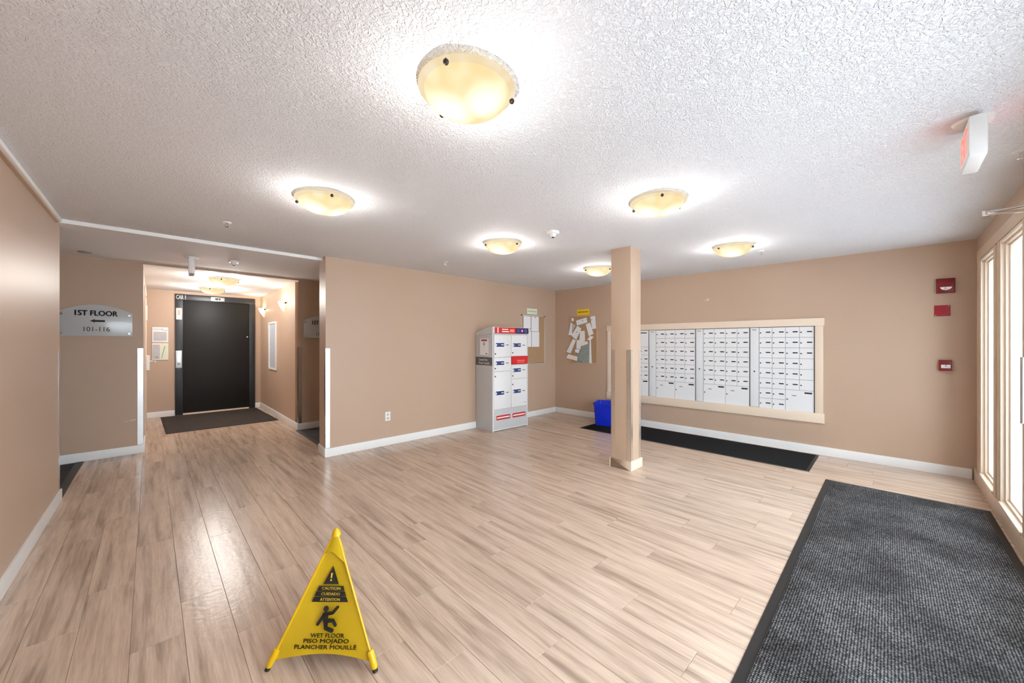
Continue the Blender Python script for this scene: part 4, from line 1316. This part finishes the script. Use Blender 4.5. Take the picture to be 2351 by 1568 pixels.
def cone_side(k, NU, NV, low, top, sag, grow):
    """grid on side k between two legs; low(u) = start, top = end along the leg direction"""
    p, q_ = FEET[k], FEET[(k + 1) % 3]
    nrm = (q_ - p).cross(apex - p).normalized()        # outwards
    vs, fs = [], []
    for i in range(NV + 1):
        for j_ in range(NU + 1):
            u = -1 + 2 * j_ / NU
            v = low(u) + (top - low(u)) * i / NV
            c = (p + q_) / 2 + (q_ - p) / 2 * (u * 0.985)
            pt = c * (1 - v) + apex * v
            vs.append(tuple(pt + nrm * (grow(u, v) - sag(u, v))))
    for i in range(NV):
        for j_ in range(NU):
            a = i * (NU + 1) + j_
            fs.append((a, a + 1, a + NU + 2, a + NU + 1))
    return vs, fs


for kp_ in range(3):
    vs, fs = cone_side(kp_, 16, 18, lambda u: 0.066 + 0.046 * (1 - u * u), 0.99,
                       lambda u, v: 0.010 * (1 - u * u) * math.sin(math.pi * v) + 0.0025 * math.sin(7 * v + 3 * u) * (1 - u * u),
                       lambda u, v: 0.0)
    MB()._add(vs, fs).build('fabric_panel', 'yellow_vinyl', t, smooth=True, angle=80)
for c in FEET:
    d = (apex - c).normalized()
    ln_ = (apex - c).length
    lg = MB().tube([c + d * 0.02, c + d * (ln_ * 0.985)], 0.005, 8).build('leg', 'yellow_sleeve', t, smooth=True)
    MB().tube([c + d * 0.012, c + d * 0.022, c + d * 0.075, c + d * 0.085], 0.014, 12, rs=[0.010, 0.0135, 0.0150, 0.0120]).build('sleeve', 'yellow_sleeve', lg, smooth=True)
    MB().tube([Vector((c.x, c.y, 0.001)) + Vector((d.x, d.y, 0)) * 0.004, c + d * 0.022], 0.011, 12, rs=[0.0105, 0.0115]).build('rubber_foot', 'rubber', lg, smooth=True)
# hood: a slightly larger fabric tip with a scalloped hem
hood = MB()
for kp_ in range(3):
    vs, fs = cone_side(kp_, 12, 8, lambda u: 0.785 + 0.05 * (1 - u * u) - (0.03 * u if kp_ == 0 else 0), 1.0,
                       lambda u, v: 0.0, lambda u, v: 0.004 + 0.010 * (1 - u * u) * (1 - v) / 0.2)
    hood._add(vs, fs)
hood.build('hood', 'yellow_vinyl', t, smooth=True, angle=70)
MB(Matrix.Translation((0, 0, APEX - 0.012))).lathe([(0.020, -0.012), (0.017, 0.002), (0.010, 0.014), (0.004, 0.020), (0.0, 0.021)], 14).build('tip', 'yellow_sleeve', t, smooth=True)
# printing on the front panel
PM = panel_m()
fy = -0.0006


def pprint(poly, name, material='print_black', lift=0.0):
    return MB(PM).plate(poly, fy - 0.0012 - lift, fy - lift).build(name, material, t)


pprint([(-0.031, 0.328), (0.037, 0.328), (0.005, 0.401)], 'warning_triangle')
pprint([(-0.001, 0.352), (0.004, 0.352), (0.0065, 0.372), (-0.0015, 0.372)], 'exclamation_mark', 'yellow_print', 0.0006)
MB(PM @ Matrix.Translation((0.0015, fy - 0.0006, 0.344)) @ Matrix.Rotation(R(90), 4, 'X')).cyl(0.0038, 0, 0.0012, 12).build('exclamation_dot', 'yellow_print', t)
bars = [((-0.049, 0.059, 0.321), (-0.056, 0.066, 0.302), 'CAUTION'), ((-0.058, 0.068, 0.2995), (-0.065, 0.0755, 0.2805), 'CUIDADO'), ((-0.066, 0.0765, 0.278), (-0.074, 0.0855, 0.2585), 'ATTENTION')]
for (a0, a1, az), (b0, b1, bz), tx in bars:
    pprint([(b0, bz), (b1, bz), (a1, az), (a0, az)], 'caution_bar')
    w_ = 0.041 if tx != 'ATTENTION' else 0.044
    lettering(tx, 0.006 - w_, 0.006 + w_, bz + 0.0045, az - 0.0042, fy - 0.0012, 'yellow_print', t, bold=0.02, mx=PM, depth=0.0007)


def capsule(p, q_, r0, r1):
    p, q_ = Vector(p), Vector(q_)
    d = (q_ - p).normalized(); a = math.atan2(d.y, d.x)
    pts = [(p.x + r0 * math.cos(a + R(90 + 180 * i / 6)), p.y + r0 * math.sin(a + R(90 + 180 * i / 6))) for i in range(7)]
    pts += [(q_.x + r1 * math.cos(a - R(90) + R(180 * i / 6)), q_.y + r1 * math.sin(a - R(90) + R(180 * i / 6))) for i in range(7)]
    return pts


fig = MB(PM)
for cp in (capsule((-0.007, 0.232), (-0.0069, 0.2322), 0.0118, 0.0118),
           capsule((-0.008, 0.208), (-0.002, 0.178), 0.0135, 0.010),
           capsule((-0.012, 0.210), (-0.037, 0.173), 0.007, 0.0065),
           capsule((0.0, 0.213), (0.024, 0.217), 0.0075, 0.0065), capsule((0.024, 0.217), (0.043, 0.239), 0.0065, 0.006),
           capsule((0.0, 0.187), (0.028, 0.188), 0.009, 0.007), capsule((0.028, 0.188), (0.040, 0.171), 0.0075, 0.007),
           capsule((-0.003, 0.183), (0.0, 0.159), 0.0095, 0.008), capsule((0.0, 0.159), (0.027, 0.150), 0.008, 0.0085)):
    fig.plate(cp, fy - 0.0012, fy)
fig.build('slipping_figure', 'print_black', t)
lettering('WET FLOOR', -0.062, 0.084, 0.124, 0.139, fy, 'print_black', t, bold=0.012, mx=PM)
lettering('PISO MOJADO', -0.090, 0.106, 0.1035, 0.1185, fy, 'print_black', t, bold=0.012, mx=PM)
lettering('PLANCHER MOUILLÉ', -0.126, 0.141, 0.081, 0.096, fy, 'print_black', t, bold=0.006, mx=PM)
